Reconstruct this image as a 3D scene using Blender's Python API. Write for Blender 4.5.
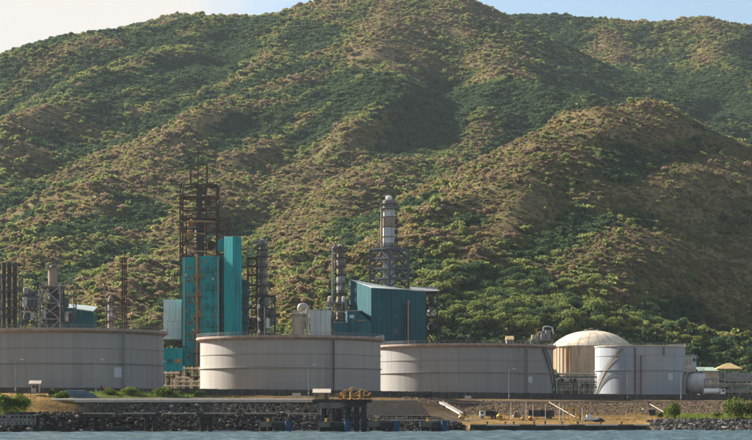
import bpy, bmesh, math, random
import numpy as np
from mathutils import Vector, Matrix

R = math.radians
scene = bpy.context.scene
for o in list(bpy.data.objects):
    bpy.data.objects.remove(o)

# ------------------------------------------------------------------ camera
CAM_Z = 3.6
cam_data = bpy.data.cameras.new("camera")
cam = bpy.data.objects.new("camera", cam_data)
scene.collection.objects.link(cam)
cam.location = (0, 0, CAM_Z)
cam.rotation_euler = (R(90), 0, 0)
cam_data.sensor_width = 36
cam_data.lens = 102.06
cam_data.shift_y = 0.2633
cam_data.clip_start = 1.0
cam_data.clip_end = 30000
scene.camera = cam

# ------------------------------------------------------------------ sky and sun
SUN_EL = R(29.5)
SUN_AZ = R(57)                       # measured from +Y (inland) towards -X
sun_dir = Vector((-math.sin(SUN_AZ) * math.cos(SUN_EL), math.cos(SUN_AZ) * math.cos(SUN_EL), math.sin(SUN_EL)))
world = bpy.data.worlds.new("World")
scene.world = world
world.use_nodes = True
wn = world.node_tree.nodes
wl = world.node_tree.links
wn.clear()
w_out = wn.new("ShaderNodeOutputWorld")
w_bg = wn.new("ShaderNodeBackground")
w_bg.inputs["Strength"].default_value = 0.05
sky = wn.new("ShaderNodeTexSky")
sky.sky_type = 'NISHITA'
sky.sun_disc = False
sky.sun_elevation = SUN_EL
sky.sun_rotation = -SUN_AZ
sky.altitude = 0
sky.air_density = 1.0
sky.dust_density = 1.0
sky.ozone_density = 1.5
# soft cumulus clouds all round the sky
tc = wn.new("ShaderNodeTexCoord")
mp = wn.new("ShaderNodeMapping")
mp.inputs["Scale"].default_value = (1.0, 1.0, 2.2)
mp.inputs["Location"].default_value = (1.37, 0.6, 0.05)
wl.new(tc.outputs["Generated"], mp.inputs["Vector"])
nz = wn.new("ShaderNodeTexNoise")
nz.inputs["Scale"].default_value = 3.6
nz.inputs["Detail"].default_value = 8
nz.inputs["Roughness"].default_value = 0.52
wl.new(mp.outputs["Vector"], nz.inputs["Vector"])
cr = wn.new("ShaderNodeValToRGB")
cr.color_ramp.elements[0].position = 0.505
cr.color_ramp.elements[1].position = 0.60
wl.new(nz.outputs["Fac"], cr.inputs["Fac"])
mixc = wn.new("ShaderNodeMixRGB")
mixc.inputs["Color2"].default_value = (6.0, 5.7, 5.4, 1)
wl.new(cr.outputs["Color"], mixc.inputs["Fac"])
wl.new(sky.outputs["Color"], mixc.inputs["Color1"])
wl.new(mixc.outputs["Color"], w_bg.inputs["Color"])
wl.new(w_bg.outputs["Background"], w_out.inputs["Surface"])

sun_data = bpy.data.lights.new("sun", 'SUN')
sun_data.energy = 5.0
sun_data.angle = R(0.53)
sun_data.color = (1.0, 0.91, 0.78)
sun = bpy.data.objects.new("sun", sun_data)
scene.collection.objects.link(sun)
sun.location = sun_dir * 3000
sun.rotation_euler = sun_dir.to_track_quat('Z', 'Y').to_euler()

scene.view_settings.view_transform = 'Standard'
scene.view_settings.look = 'None'
scene.view_settings.gamma = 1.0
scene.view_settings.exposure = 1.58
scene.view_settings.use_curve_mapping = False
scene.render.engine = 'CYCLES'
cy = scene.cycles
cy.max_bounces = 5
cy.diffuse_bounces = 3
cy.glossy_bounces = 2
cy.transmission_bounces = 2
cy.transparent_max_bounces = 4
cy.volume_bounces = 0
cy.use_denoising = True
try:
    cy.denoiser = 'OPENIMAGEDENOISE'
    cy.denoising_prefilter = 'ACCURATE'
except Exception:
    pass
cy.caustics_reflective = False
cy.caustics_refractive = False

# ------------------------------------------------------------------ helpers
COL = scene.collection
F_PX, HZ = 2132.0, 418.0


def at(px, py, Y):
    """world point that stands at distance Y and shows at (px, py) of the 752 px wide photograph"""
    return Vector(((px - 376.0) / F_PX * Y, Y, CAM_Z + (HZ - py) / F_PX * Y))


def wx(px, Y):
    return (px - 376.0) / F_PX * Y


def wz(py, Y):
    return CAM_Z + (HZ - py) / F_PX * Y


def tag(o, label=None, cat=None, group=None, kind=None):
    if label:
        o["label"] = label
    if cat:
        o["category"] = cat
    if group:
        o["group"] = group
    if kind or cat:
        o["kind"] = kind or "thing"
    return o


def empty(name, loc=(0, 0, 0), rz=0.0):
    o = bpy.data.objects.new(name, None)
    COL.objects.link(o)
    o.location = loc
    o.rotation_euler = (0, 0, rz)
    o.empty_display_size = 0.5
    return o


def wmat(o):
    m = o.matrix_parent_inverse @ o.matrix_basis
    return wmat(o.parent) @ m if o.parent else o.matrix_basis.copy()


def par(o, parent):
    """make o a part of parent and keep it where it was built"""
    if parent is not None:
        o.parent = parent
        o.matrix_parent_inverse = wmat(parent).inverted()
    return o


class MB:
    """collects vertices and faces of ONE mesh"""

    def __init__(self):
        self.v, self.f = [], []

    def add(self, vs, fs):
        n = len(self.v)
        self.v += [tuple(p) for p in vs]
        self.f += [tuple(i + n for i in f) for f in fs]
        return self

    def box(self, x0, x1, y0, y1, z0, z1):
        vs = [(x0, y0, z0), (x1, y0, z0), (x1, y1, z0), (x0, y1, z0), (x0, y0, z1), (x1, y0, z1), (x1, y1, z1), (x0, y1, z1)]
        fs = [(3, 2, 1, 0), (4, 5, 6, 7), (0, 1, 5, 4), (1, 2, 6, 5), (2, 3, 7, 6), (3, 0, 4, 7)]
        return self.add(vs, fs)

    def prism(self, poly, z0, z1):
        """polygon in plan (counter-clockwise), z0 and z1 either numbers or one height per corner"""
        n = len(poly)
        a = z0 if hasattr(z0, '__len__') else [z0] * n
        b = z1 if hasattr(z1, '__len__') else [z1] * n
        vs = [(p[0], p[1], a[i]) for i, p in enumerate(poly)] + [(p[0], p[1], b[i]) for i, p in enumerate(poly)]
        fs = [tuple(range(n - 1, -1, -1)), tuple(range(n, 2 * n))]
        fs += [(i, (i + 1) % n, n + (i + 1) % n, n + i) for i in range(n)]
        return self.add(vs, fs)

    def xprism(self, prof, x0, x1):
        """profile in (y, z), extruded along x"""
        n = len(prof)
        vs = [(x0, p[0], p[1]) for p in prof] + [(x1, p[0], p[1]) for p in prof]
        fs = [tuple(range(n)), tuple(range(2 * n - 1, n - 1, -1))]
        fs += [(i + n, (i + 1) % n + n, (i + 1) % n, i) for i in range(n)]
        return self.add(vs, fs)

    def tube(self, p, q, r, n=8, r2=None, cap=True):
        p, q = Vector(p), Vector(q)
        d = (q - p)
        if d.length < 1e-6:
            return self
        d.normalize()
        a = d.orthogonal().normalized()
        b = d.cross(a)
        r2 = r if r2 is None else r2
        vs = []
        for c, rr in ((p, r), (q, r2)):
            for i in range(n):
                t = 2 * math.pi * i / n
                vs.append(c + a * (rr * math.cos(t)) + b * (rr * math.sin(t)))
        fs = [(i, (i + 1) % n, n + (i + 1) % n, n + i) for i in range(n)]
        if cap:
            fs += [tuple(range(n - 1, -1, -1)), tuple(range(n, 2 * n))]
        return self.add(vs, fs)

    def path(self, pts, r, n=8):
        """one continuous pipe through the points"""
        pts = [Vector(p) for p in pts]
        m = len(pts)
        vs, fs = [], []
        ref = None
        for k, p in enumerate(pts):
            d = (pts[min(k + 1, m - 1)] - pts[max(k - 1, 0)]).normalized()
            if ref is None:
                ref = d.orthogonal().normalized()
            a = (ref - d * ref.dot(d))
            a = a.normalized() if a.length > 1e-4 else d.orthogonal().normalized()
            ref = a
            b = d.cross(a)
            for i in range(n):
                t = 2 * math.pi * i / n
                vs.append(p + a * (r * math.cos(t)) + b * (r * math.sin(t)))
        for k in range(m - 1):
            for i in range(n):
                j = (i + 1) % n
                fs.append((k * n + i, k * n + j, (k + 1) * n + j, (k + 1) * n + i))
        fs += [tuple(range(n - 1, -1, -1)), tuple(range((m - 1) * n, m * n))]
        return self.add(vs, fs)

    def lathe(self, prof, n=24, c=(0, 0), close=True):
        """profile in (r, z) turned about the vertical through c"""
        m = len(prof)
        vs = []
        for r, z in prof:
            for i in range(n):
                t = 2 * math.pi * i / n
                vs.append((c[0] + r * math.cos(t), c[1] + r * math.sin(t), z))
        fs = []
        for k in range(m - 1):
            for i in range(n):
                j = (i + 1) % n
                fs.append((k * n + i, k * n + j, (k + 1) * n + j, (k + 1) * n + i))
        if close:
            fs += [tuple(range(n - 1, -1, -1)), tuple(range((m - 1) * n, m * n))]
        return self.add(vs, fs)

    def mesh(self, name, mat=None, smooth=False):
        me = bpy.data.meshes.new(name)
        me.from_pydata(self.v, [], self.f)
        if smooth:
            me.polygons.foreach_set("use_smooth", [True] * len(me.polygons))
        if mat:
            me.materials.append(mat)
        me.update()
        return me

    def build(self, name, mat=None, parent=None, smooth=False, kind=None):
        o = bpy.data.objects.new(name, self.mesh(name, mat, smooth))
        COL.objects.link(o)
        if smooth:
            try:
                o.data.set_sharp_from_angle(angle=R(40))
            except Exception:
                pass
        par(o, parent)
        if kind:
            o["kind"] = kind
        return o


_unit = {}


def unit_box(mat):
    if mat.name not in _unit:
        _unit[mat.name] = MB().box(-.5, .5, -.5, .5, -.5, .5).mesh("bar", mat)
    return _unit[mat.name]


def bar(name, p, q, w, mat, parent=None, d=None, kind=None):
    """a square steel member from p to q, one object, its mesh shared by all members of that material"""
    p, q = Vector(p), Vector(q)
    v = q - p
    o = bpy.data.objects.new(name, unit_box(mat))
    COL.objects.link(o)
    up = Vector((0, 0, 1)) if abs(v.normalized().z) < 0.95 else Vector((0, 1, 0))
    z = v.normalized()
    x = up.cross(z).normalized()
    y = z.cross(x)
    m = Matrix((x, y, z)).transposed().to_4x4()
    m.translation = (p + q) / 2
    m = m @ Matrix.Diagonal((w, d or w, v.length, 1))
    o.matrix_basis = m
    par(o, parent)
    if kind:
        o["kind"] = kind
    return o


def block(name, x0, x1, y0, y1, z0, z1, mat, parent=None):
    o = bpy.data.objects.new(name, unit_box(mat))
    COL.objects.link(o)
    o.location = ((x0 + x1) / 2, (y0 + y1) / 2, (z0 + z1) / 2)
    o.scale = (abs(x1 - x0), abs(y1 - y0), abs(z1 - z0))
    par(o, parent)
    return o


# ------------------------------------------------------------------ noise
def _hash(ix, iy, seed):
    n = (ix.astype(np.int64) * 374761393 + iy.astype(np.int64) * 668265263 + seed * 974634277) & 0xffffffff
    n = ((n ^ (n >> 13)) * 1274126177) & 0xffffffff
    return ((n ^ (n >> 16)) & 0xffff) / 65535.0


def vnoise(x, y, seed=0):
    x = np.asarray(x, float); y = np.asarray(y, float)
    ix, iy = np.floor(x), np.floor(y)
    fx, fy = x - ix, y - iy
    fx = fx * fx * fx * (fx * (fx * 6 - 15) + 10)
    fy = fy * fy * fy * (fy * (fy * 6 - 15) + 10)
    a, b = _hash(ix, iy, seed), _hash(ix + 1, iy, seed)
    c, d = _hash(ix, iy + 1, seed), _hash(ix + 1, iy + 1, seed)
    return (a * (1 - fx) + b * fx) * (1 - fy) + (c * (1 - fx) + d * fx) * fy


def fbm(x, y, seed=0, octv=4, gain=.5):
    s, a, t = 0.0, 1.0, 0.0
    x = np.asarray(x, float); y = np.asarray(y, float)
    for k in range(octv):
        s = s + a * vnoise(x * 2 ** k + 17.3 * k, y * 2 ** k - 9.1 * k, seed + k)
        t += a
        a *= gain
    return s / t


def sstep(a, b, x):
    t = np.clip((np.asarray(x, float) - a) / (b - a), 0, 1)
    return t * t * (3 - 2 * t)


# ------------------------------------------------------------------ materials
def new_mat(name):
    m = bpy.data.materials.new(name)
    m.use_nodes = True
    nt = m.node_tree
    nt.nodes.clear()
    return m, nt.nodes, nt.links


def ramp(n, stops, fac=None, l=None):
    r = n.new("ShaderNodeValToRGB")
    e = r.color_ramp.elements
    while len(e) > 1:
        e.remove(e[-1])
    e[0].position, e[0].color = stops[0][0], (*stops[0][1], 1)
    for p, c in stops[1:]:
        k = e.new(p)
        k.color = (*c, 1)
    if fac is not None:
        l.new(fac, r.inputs["Fac"])
    return r


def noise_node(n, l, vec, scale, detail=4, rough=.55):
    t = n.new("ShaderNodeTexNoise")
    t.inputs["Scale"].default_value = scale
    t.inputs["Detail"].default_value = detail
    t.inputs["Roughness"].default_value = rough
    if vec is not None:
        l.new(vec, t.inputs["Vector"])
    return t


def mixrgb(n, l, fac, a, b, mode='MIX'):
    m = n.new("ShaderNodeMixRGB")
    m.blend_type = mode
    for sock, v in (("Fac", fac), ("Color1", a), ("Color2", b)):
        if isinstance(v, (int, float)):
            m.inputs[sock].default_value = v
        elif isinstance(v, tuple):
            m.inputs[sock].default_value = (*v, 1)
        else:
            l.new(v, m.inputs[sock])
    return m


def world_pos(n, l, scale=(1, 1, 1)):
    g = n.new("ShaderNodeNewGeometry")
    m = n.new("ShaderNodeMapping")
    m.inputs["Scale"].default_value = scale
    l.new(g.outputs["Position"], m.inputs["Vector"])
    return m.outputs["Vector"]


def surface(name, base, dark=None, scale=.5, stretch=(1, 1, 1), rough=.7, spec=.3, metal=0.0, mix=(.35, .65), stain=None, stain_pos=(.6, .75),
            stain_scale=.15, stain_stretch=(1, 1, 1), bump=0.0, bump_scale=2.0):
    """mottled paint, concrete, stone: base and dark colours by noise, with an optional stain colour"""
    m, n, l = new_mat(name)
    out = n.new("ShaderNodeOutputMaterial")
    b = n.new("ShaderNodeBsdfPrincipled")
    b.inputs["Roughness"].default_value = rough
    b.inputs["Specular IOR Level"].default_value = spec
    b.inputs["Metallic"].default_value = metal
    dark = dark or tuple(c * .7 for c in base)
    v = world_pos(n, l, stretch)
    t = noise_node(n, l, v, scale, 5, .6)
    c = ramp(n, [(mix[0], dark), (mix[1], base)], t.outputs["Fac"], l).outputs["Color"]
    if stain:
        v2 = world_pos(n, l, stain_stretch)
        t2 = noise_node(n, l, v2, stain_scale, 6, .65)
        r2 = ramp(n, [(stain_pos[0], (0, 0, 0)), (stain_pos[1], (1, 1, 1))], t2.outputs["Fac"], l)
        c = mixrgb(n, l, r2.outputs["Color"], c, stain).outputs["Color"]
    l.new(c, b.inputs["Base Color"])
    if bump:
        v3 = world_pos(n, l)
        t3 = noise_node(n, l, v3, bump_scale, 4, .6)
        bp = n.new("ShaderNodeBump")
        bp.inputs["Distance"].default_value = bump
        bp.inputs["Strength"].default_value = 1.0
        l.new(t3.outputs["Fac"], bp.inputs["Height"])
        l.new(bp.outputs["Normal"], b.inputs["Normal"])
    l.new(b.outputs["BSDF"], out.inputs["Surface"])
    return m


def leaf_mat(name, cols, var=.16, trans=.25):
    """leaves: diffuse and translucent, colour varied from plant to plant and leaf to leaf"""
    m, n, l = new_mat(name)
    out = n.new("ShaderNodeOutputMaterial")
    oi = n.new("ShaderNodeObjectInfo")
    r1 = ramp(n, [(i / max(1, len(cols) - 1), c) for i, c in enumerate(cols)], oi.outputs["Random"], l)
    g = n.new("ShaderNodeNewGeometry")
    r2 = ramp(n, [(0, (1 - var,) * 3), (1, (1 + var, 1 + var, 1 + var * .8))], g.outputs["Random Per Island"], l)
    c = mixrgb(n, l, 1.0, r1.outputs["Color"], r2.outputs["Color"], 'MULTIPLY')
    d = n.new("ShaderNodeBsdfDiffuse")
    t = n.new("ShaderNodeBsdfTranslucent")
    l.new(c.outputs["Color"], d.inputs["Color"])
    l.new(c.outputs["Color"], t.inputs["Color"])
    ms = n.new("ShaderNodeMixShader")
    ms.inputs["Fac"].default_value = trans
    l.new(d.outputs["BSDF"], ms.inputs[1])
    l.new(t.outputs["BSDF"], ms.inputs[2])
    l.new(ms.outputs["Shader"], out.inputs["Surface"])
    return m

# ------------------------------------------------------------------ the mountain
RIDGES = [  # (points as (px, py, Y), lateral slope)
    ([(-260, 190, 2150), (-90, 130, 2150), (0, 104, 2200), (34, 68, 2230), (58, 43, 2250), (85, 31, 2280), (135, 28, 2350), (200, 15, 2400), (250, 16, 2420),
      (300, 12, 2450), (335, 2, 2450), (385, -10, 2450), (440, -6, 2450), (480, 24, 2480), (540, 60, 2500)], .55),
    ([(430, 40, 2750), (470, 13, 2800), (520, 17, 2800), (600, 20, 2800), (700, 21, 2800), (752, 27, 2800), (850, 45, 2800), (980, 110, 2750)], .5),
    ([(120, 40, 3100), (150, 23, 3100), (178, 14, 3100), (200, 22, 3100)], .5),
    ([(-120, 100, 3250), (-40, 58, 3250), (0, 56, 3250), (20, 57, 3250), (50, 80, 3250)], .45),
    # spurs of the main mountain
    ([(200, 24, 2400), (168, 52, 2200), (115, 78, 2020), (60, 104, 1880), (0, 132, 1750), (-80, 190, 1600), (-130, 250, 1450)], .52),
    ([(300, 16, 2450), (262, 60, 2150), (225, 100, 1950), (180, 140, 1750), (120, 185, 1560), (60, 230, 1380), (10, 285, 1180)], .48),
    ([(335, 4, 2450), (318, 55, 2180), (285, 110, 1940), (250, 160, 1720), (205, 210, 1500), (160, 255, 1300), (120, 300, 1100)], .50),
    ([(400, -8, 2450), (375, 35, 2220), (365, 80, 2000), (360, 130, 1800), (345, 185, 1580), (318, 245, 1330), (300, 305, 1080)], .60),
    ([(440, -4, 2450), (478, 45, 2240), (515, 75, 2100), (560, 98, 2000), (640, 118, 1930), (720, 140, 1880), (800, 190, 1800)], .55),
    ([(515, 75, 2100), (480, 112, 1950), (455, 150, 1800), (432, 195, 1620), (412, 245, 1440), (395, 300, 1250)], .60),
    ([(600, 20, 2800), (620, 65, 2500), (660, 95, 2250)], .55),
    ([(700, 23, 2800), (735, 70, 2450), (790, 120, 2200)], .55),
    # the brown hill that stands before it on the right
    ([(404, 310, 1000), (412, 275, 1050), (432, 234, 1120), (476, 200, 1210), (522, 166, 1300), (560, 138, 1380), (600, 112, 1450), (628, 106, 1520),
      (660, 111, 1600), (698, 128, 1680), (728, 146, 1740), (760, 166, 1800), (860, 250, 1900)], .70),
    ([(604, 340, 972), (650, 326, 988), (700, 323, 992), (752, 329, 992), (840, 345, 992)], .50),
    ([(545, 150, 1340), (528, 205, 1220), (512, 262, 1100), (500, 315, 1005)], .55),
    ([(600, 112, 1450), (594, 165, 1330), (590, 225, 1200), (582, 282, 1070), (574, 325, 985)], .95),
]


def ridge_height(X, Y):
    hs = []
    for pts, s in RIDGES:
        P = [at(*p) for p in pts]
        best = None
        for a, b in zip(P[:-1], P[1:]):
            dx, dy = b.x - a.x, b.y - a.y
            t = np.clip(((X - a.x) * dx + (Y - a.y) * dy) / (dx * dx + dy * dy), 0, 1)
            d = np.hypot(X - a.x - t * dx, Y - a.y - t * dy)
            h = a.z + t * (b.z - a.z) - s * (np.sqrt(d * d + 18 ** 2) - 18)
            best = h if best is None else np.maximum(best, h)
        hs.append(best)
    H = np.stack(hs)
    k = 9.0
    m = H.max(0)
    return m + k * np.log(np.exp((H - m) / k).sum(0)) - k * .3


def mountain_z(X, Y):
    X = np.asarray(X, float); Y = np.asarray(Y, float)
    wxn = (fbm(X / 130, Y / 130, 5, 3) - .5) * 46
    wyn = (fbm(X / 130 + 40, Y / 130, 9, 3) - .5) * 46
    far = sstep(2000, 2400, Y)
    h = ridge_height(X + wxn * (1 - far * .6), Y + wyn * (1 - far * .6))
    base = 11.5 + np.clip(Y - 920, 0, None) * .085
    h = np.maximum(h, base)
    rid = 1 - np.abs(2 * fbm((X - .35 * Y) / 75, Y / 260, 21, 3) - 1) * 1.6
    h = h + (rid - .5) * 13 * (1 - far * .6) * sstep(20, 90, h) + (fbm(X / 40, Y / 40, 33, 3) - .5) * 8 * (1 - far * .4)
    h = np.maximum(h, base * .7 + 4)
    return 11.3 + (h - 11.3) * sstep(905, 1000, Y)


GX, GY = np.arange(-1000, 1001, 10.0), np.concatenate([np.arange(880, 1600, 8.0), np.arange(1600, 3460, 12.0)])
mx, my = np.meshgrid(GX, GY)
mz = mountain_z(mx, my)
nx, ny = len(GX), len(GY)


def terr_z(X, Y):
    """height of the finished mountain sheet (bilinear)"""
    X = np.asarray(X, float); Y = np.asarray(Y, float)
    i = np.clip((X - GX[0]) / 10.0, 0, nx - 1.001)
    j = np.interp(Y, GY, np.arange(ny))
    j = np.clip(j, 0, ny - 1.001)
    i0, j0 = i.astype(int), j.astype(int)
    u, v = i - i0, j - j0
    return (mz[j0, i0] * (1 - u) + mz[j0, i0 + 1] * u) * (1 - v) + (mz[j0 + 1, i0] * (1 - u) + mz[j0 + 1, i0 + 1] * u) * v


def grid_object(name, X, Y, Z, mat, smooth=True):
    h, w = X.shape
    vs = np.stack([X, Y, Z], -1).reshape(-1, 3)
    me = bpy.data.meshes.new(name)
    idx = np.arange(h * w).reshape(h, w)
    q = np.stack([idx[:-1, :-1], idx[:-1, 1:], idx[1:, 1:], idx[1:, :-1]], -1).reshape(-1, 4)
    me.vertices.add(len(vs)); me.vertices.foreach_set("co", vs.ravel())
    me.loops.add(q.size); me.loops.foreach_set("vertex_index", q.ravel().astype(np.int32))
    me.polygons.add(len(q))
    me.polygons.foreach_set("loop_start", (np.arange(len(q)) * 4).astype(np.int32))
    me.polygons.foreach_set("loop_total", np.full(len(q), 4, np.int32))
    me.update(calc_edges=True)
    me.polygons.foreach_set("use_smooth", [smooth] * len(q))
    if mat:
        me.materials.append(mat)
    o = bpy.data.objects.new(name, me)
    COL.objects.link(o)
    return o


def mountain_material():
    m, n, l = new_mat("mountain_soil")
    out = n.new("ShaderNodeOutputMaterial")
    b = n.new("ShaderNodeBsdfDiffuse")
    v = world_pos(n, l)
    t1 = noise_node(n, l, v, .006, 5, .6)
    t2 = noise_node(n, l, v, .05, 5, .65)
    t3 = noise_node(n, l, v, .4, 3, .6)
    c1 = ramp(n, [(.38, (.10, .098, .04)), (.5, (.145, .12, .058)), (.62, (.205, .15, .078))], t1.outputs["Fac"], l)
    c2 = ramp(n, [(.35, (.085, .09, .035)), (.5, (.135, .115, .055)), (.68, (.21, .155, .082))], t2.outputs["Fac"], l)
    mm = mixrgb(n, l, .5, c1.outputs["Color"], c2.outputs["Color"])
    r3 = ramp(n, [(.3, (.6, .6, .6)), (.7, (1.25, 1.25, 1.25))], t3.outputs["Fac"], l)
    m2 = mixrgb(n, l, 1.0, mm.outputs["Color"], r3.outputs["Color"], 'MULTIPLY')
    l.new(m2.outputs["Color"], b.inputs["Color"])
    l.new(b.outputs["BSDF"], out.inputs["Surface"])
    return m


mountain = grid_object("mountain", mx, my, mz, mountain_material())
tag(mountain, "steep scrub covered mountain rising behind the plant", kind="structure")

# ------------------------------------------------------------------ trees and scrub
M_BARK = surface("bark", (.10, .075, .05), (.05, .04, .03), scale=3, rough=.9)
LEAF = {
    "dark": leaf_mat("leaf_dark_green", [(.048, .082, .044), (.064, .102, .048), (.086, .122, .052)], trans=.5),
    "olive": leaf_mat("leaf_olive", [(.180, .215, .070), (.215, .248, .076), (.200, .212, .078)], trans=.58),
    "green": leaf_mat("leaf_green", [(.130, .168, .056), (.172, .205, .064), (.205, .222, .070)], trans=.55),
    "brown": leaf_mat("leaf_dry_brown", [(.230, .170, .105), (.212, .162, .108), (.262, .190, .112)], trans=.55),
    "gold": leaf_mat("leaf_dry_gold", [(.295, .250, .098), (.315, .245, .105), (.28, .248, .095)], trans=.55),
}


def crown_mesh(name, mat, seed, rad, hgt, lobes, faces, size, base=.25, twig=False, rnd=.7):
    """leaf clumps spread over several lobes; unit: metres, foot of the tree at z = 0"""
    rng = np.random.default_rng(seed)
    L = []
    for k in range(lobes):
        a = rng.uniform(0, 2 * math.pi)
        d = rad * .62 * math.sqrt(rng.uniform(0, 1)) if k else 0
        lr = rad * rng.uniform(.36, .62)
        zc = hgt * (base + (1 - base) * rng.uniform(.32, .62)) * (1.12 - .3 * d / rad)
        L.append((d * math.cos(a), d * math.sin(a), zc, lr, lr * rng.uniform(.6, .95)))
    w = np.array([q[3] ** 2 for q in L]); w /= w.sum()
    which = rng.choice(len(L), faces, p=w)
    n = rng.normal(size=(faces, 3)); n /= np.linalg.norm(n, axis=1)[:, None]
    n[:, 2] = np.where(rng.uniform(size=faces) < .6, np.abs(n[:, 2]), n[:, 2])
    Lc = np.array([q[:3] for q in L]); Lr = np.array([[q[3], q[3], q[4]] for q in L])
    depth = 1 - .35 * rng.uniform(size=(faces, 1)) ** 2 + rng.normal(size=(faces, 1)) * .05
    c = Lc[which] + n * Lr[which] * depth
    c[:, 2] = np.maximum(c[:, 2], hgt * .06)
    nn = n + rng.normal(size=(faces, 3)) * rnd
    nn /= np.linalg.norm(nn, axis=1)[:, None]
    up = rng.normal(size=(faces, 3))
    t = np.cross(nn, up); t /= np.linalg.norm(t, axis=1)[:, None]
    s = np.cross(nn, t)
    sz = size * rng.uniform(.6, 1.35, size=(faces, 1))
    asp = rng.uniform(.5, .9, size=(faces, 1)) if not twig else rng.uniform(.16, .4, size=(faces, 1))
    a_, b_ = t * sz, s * sz * asp
    bend = nn * sz * rng.uniform(-.3, .1, size=(faces, 1))
    vs = np.stack([c - a_ + bend, c - b_ * 1.0, c + a_ + bend, c + b_], 1).reshape(-1, 3)
    me = bpy.data.meshes.new(name)
    me.vertices.add(len(vs)); me.vertices.foreach_set("co", vs.ravel())
    me.loops.add(faces * 4); me.loops.foreach_set("vertex_index", np.arange(faces * 4, dtype=np.int32))
    me.polygons.add(faces)
    me.polygons.foreach_set("loop_start", (np.arange(faces) * 4).astype(np.int32))
    me.polygons.foreach_set("loop_total", np.full(faces, 4, np.int32))
    me.update(calc_edges=True)
    me.materials.append(mat)
    return me


def trunk_mesh(name, hgt, rad, seed):
    """tapered trunk with three limbs, one mesh"""
    rng = random.Random(seed)
    mb = MB()
    top = (rng.uniform(-.3, .3), rng.uniform(-.3, .3), hgt * .55)
    mid = (rng.uniform(-.2, .2), rng.uniform(-.2, .2), hgt * .28)
    mb.tube((0, 0, -.6), mid, .045 * hgt * .5, 7, .03 * hgt * .5)
    mb.tube(mid, top, .03 * hgt * .5, 7, .014 * hgt * .5)
    for k in range(4):
        a = rng.uniform(0, 6.28)
        mb.tube(mid if k < 3 else top, (rad * .5 * math.cos(a), rad * .5 * math.sin(a), hgt * rng.uniform(.5, .75)), .02 * hgt * .5, 6, .008 * hgt * .5)
    return mb.mesh(name, M_BARK, True)


# prototypes of the far wood: never linked to the scene on their own
proto_col = bpy.data.collections.new("wood_prototypes")
KIND_ORDER = ["dark", "olive", "green", "brown", "gold"]
PROTO = []
for ki, kname in enumerate(KIND_ORDER):
    for v in range(3):
        twig = kname == "brown" and v < 2
        me = crown_mesh(f"crown_{ki}{v}", LEAF[kname], 100 + ki * 10 + v, 1.0, [1.05, .75, 1.5][v] * (.6 if kname == "gold" else .85 if kname == "brown" else 1),
                        [5, 7, 4][v], 170 if not twig else 230, .2 if not twig else .26, base=.05, twig=twig)
        o = bpy.data.objects.new(f"crown_{ki}{v}", me)
        proto_col.objects.link(o)
        PROTO.append(o)

rngT = np.random.default_rng(7)


def visible(X, Y, Z, lift):
    """is the point lift metres above the hillside open to the camera over the hills before it?"""
    ok = np.ones(len(X), bool)
    zt = Z + lift
    for f in np.linspace(.36, .985, 70):
        yy = Y * f
        zz = terr_z(X * f, yy)
        zz = np.where(yy < 905, -50, zz + 2)
        ok &= (CAM_Z + (zt - CAM_Z) * f) > zz
    return ok


def scatter():
    N = 620000
    Y = 915 + (3330 - 915) * rngT.uniform(size=N)
    X = rngT.uniform(-1, 1, size=N) * (.215 * Y + 25)
    Z = terr_z(X, Y)
    gx = (terr_z(X + 8, Y) - terr_z(X - 8, Y)) / 16
    gy = (terr_z(X, Y + 8) - terr_z(X, Y - 8)) / 16
    # damp gullies and slopes turned away from the sun carry more green; sunny ribs are dry
    curv = (terr_z(X + 30, Y) + terr_z(X - 30, Y) + terr_z(X, Y + 30) + terr_z(X, Y - 30) - 4 * Z) / 30
    big = fbm(X / 260, Y / 320, 61, 3)
    mid = fbm(X / 70, Y / 80, 71, 3)
    fine = fbm(X / 22, Y / 22, 77, 2)
    ang = X / Y                                  # bearing of the slope seen from the bay
    wet = .36 + (big - .5) * 4.6 + (mid - .5) * 1.9 + (fine - .5) * .5 + np.clip(curv, -.5, .5) * 2.0 + sstep(-.02, .12, ang) * .35 * sstep(1700, 2100, Y) \
        - sstep(.02, -.10, ang) * .50 + sstep(2000, 2500, Y) * .35 - sstep(0, .3, gx) * .25 + sstep(1060, 960, Y) * .6
    hill = (sstep(1560, 1500, Y) * sstep(.03, .06, ang) * sstep(1030, 1120, Y))
    wet = wet - hill * .38
    dens = .66 + .2 * hill + .3 * np.clip(wet, -1, 1) + (fbm(X / 14, Y / 14, 81, 2) - .5) * 1.1
    keep = rngT.uniform(size=N) < np.clip(dens, .12, .97)
    u = rngT.normal(size=N) * .23
    q = wet + u
    kind = np.full(N, 1)
    kind[q > .62] = 0
    kind[(q > .25) & (q <= .62) & (rngT.uniform(size=N) < .45)] = 2
    kind[(q > .25) & (q <= .62) & (rngT.uniform(size=N) < .25)] = 0
    kind[q < -.18] = 3
    kind[(q < -.18) & (rngT.uniform(size=N) < .33 + .3 * (hill < .2) * (gx > 0))] = 4
    kind[(q < -.1) & (rngT.uniform(size=N) < .15)] = 1
    lowgreen = (Y < 1045) & (rngT.uniform(size=N) < .5)
    kind[lowgreen] = 2
    r = np.exp(rngT.normal(size=N) * .42) * np.where(kind == 0, 2.75, np.where(kind >= 3, 1.3, 1.6)) * (.85 + .5 * mid)
    r *= 1 + .12 * sstep(1700, 2600, Y)
    r = np.clip(r * (1 - .33 * hill) * (1 - .12 * (Y < 1045)), .65, 4.7)
    vis = visible(X, Y, Z, r * 1.3)
    keep &= vis | (rngT.uniform(size=N) < .06)
    return [a[keep] for a in (X, Y, Z, r, kind, vis)]


TX, TY, TZ, TR, TK, TV = scatter()
px_ = 376 + TX / TY * F_PX
py_ = HZ - (TZ + TR * 1.0 - CAM_Z) / TY * F_PX

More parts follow.
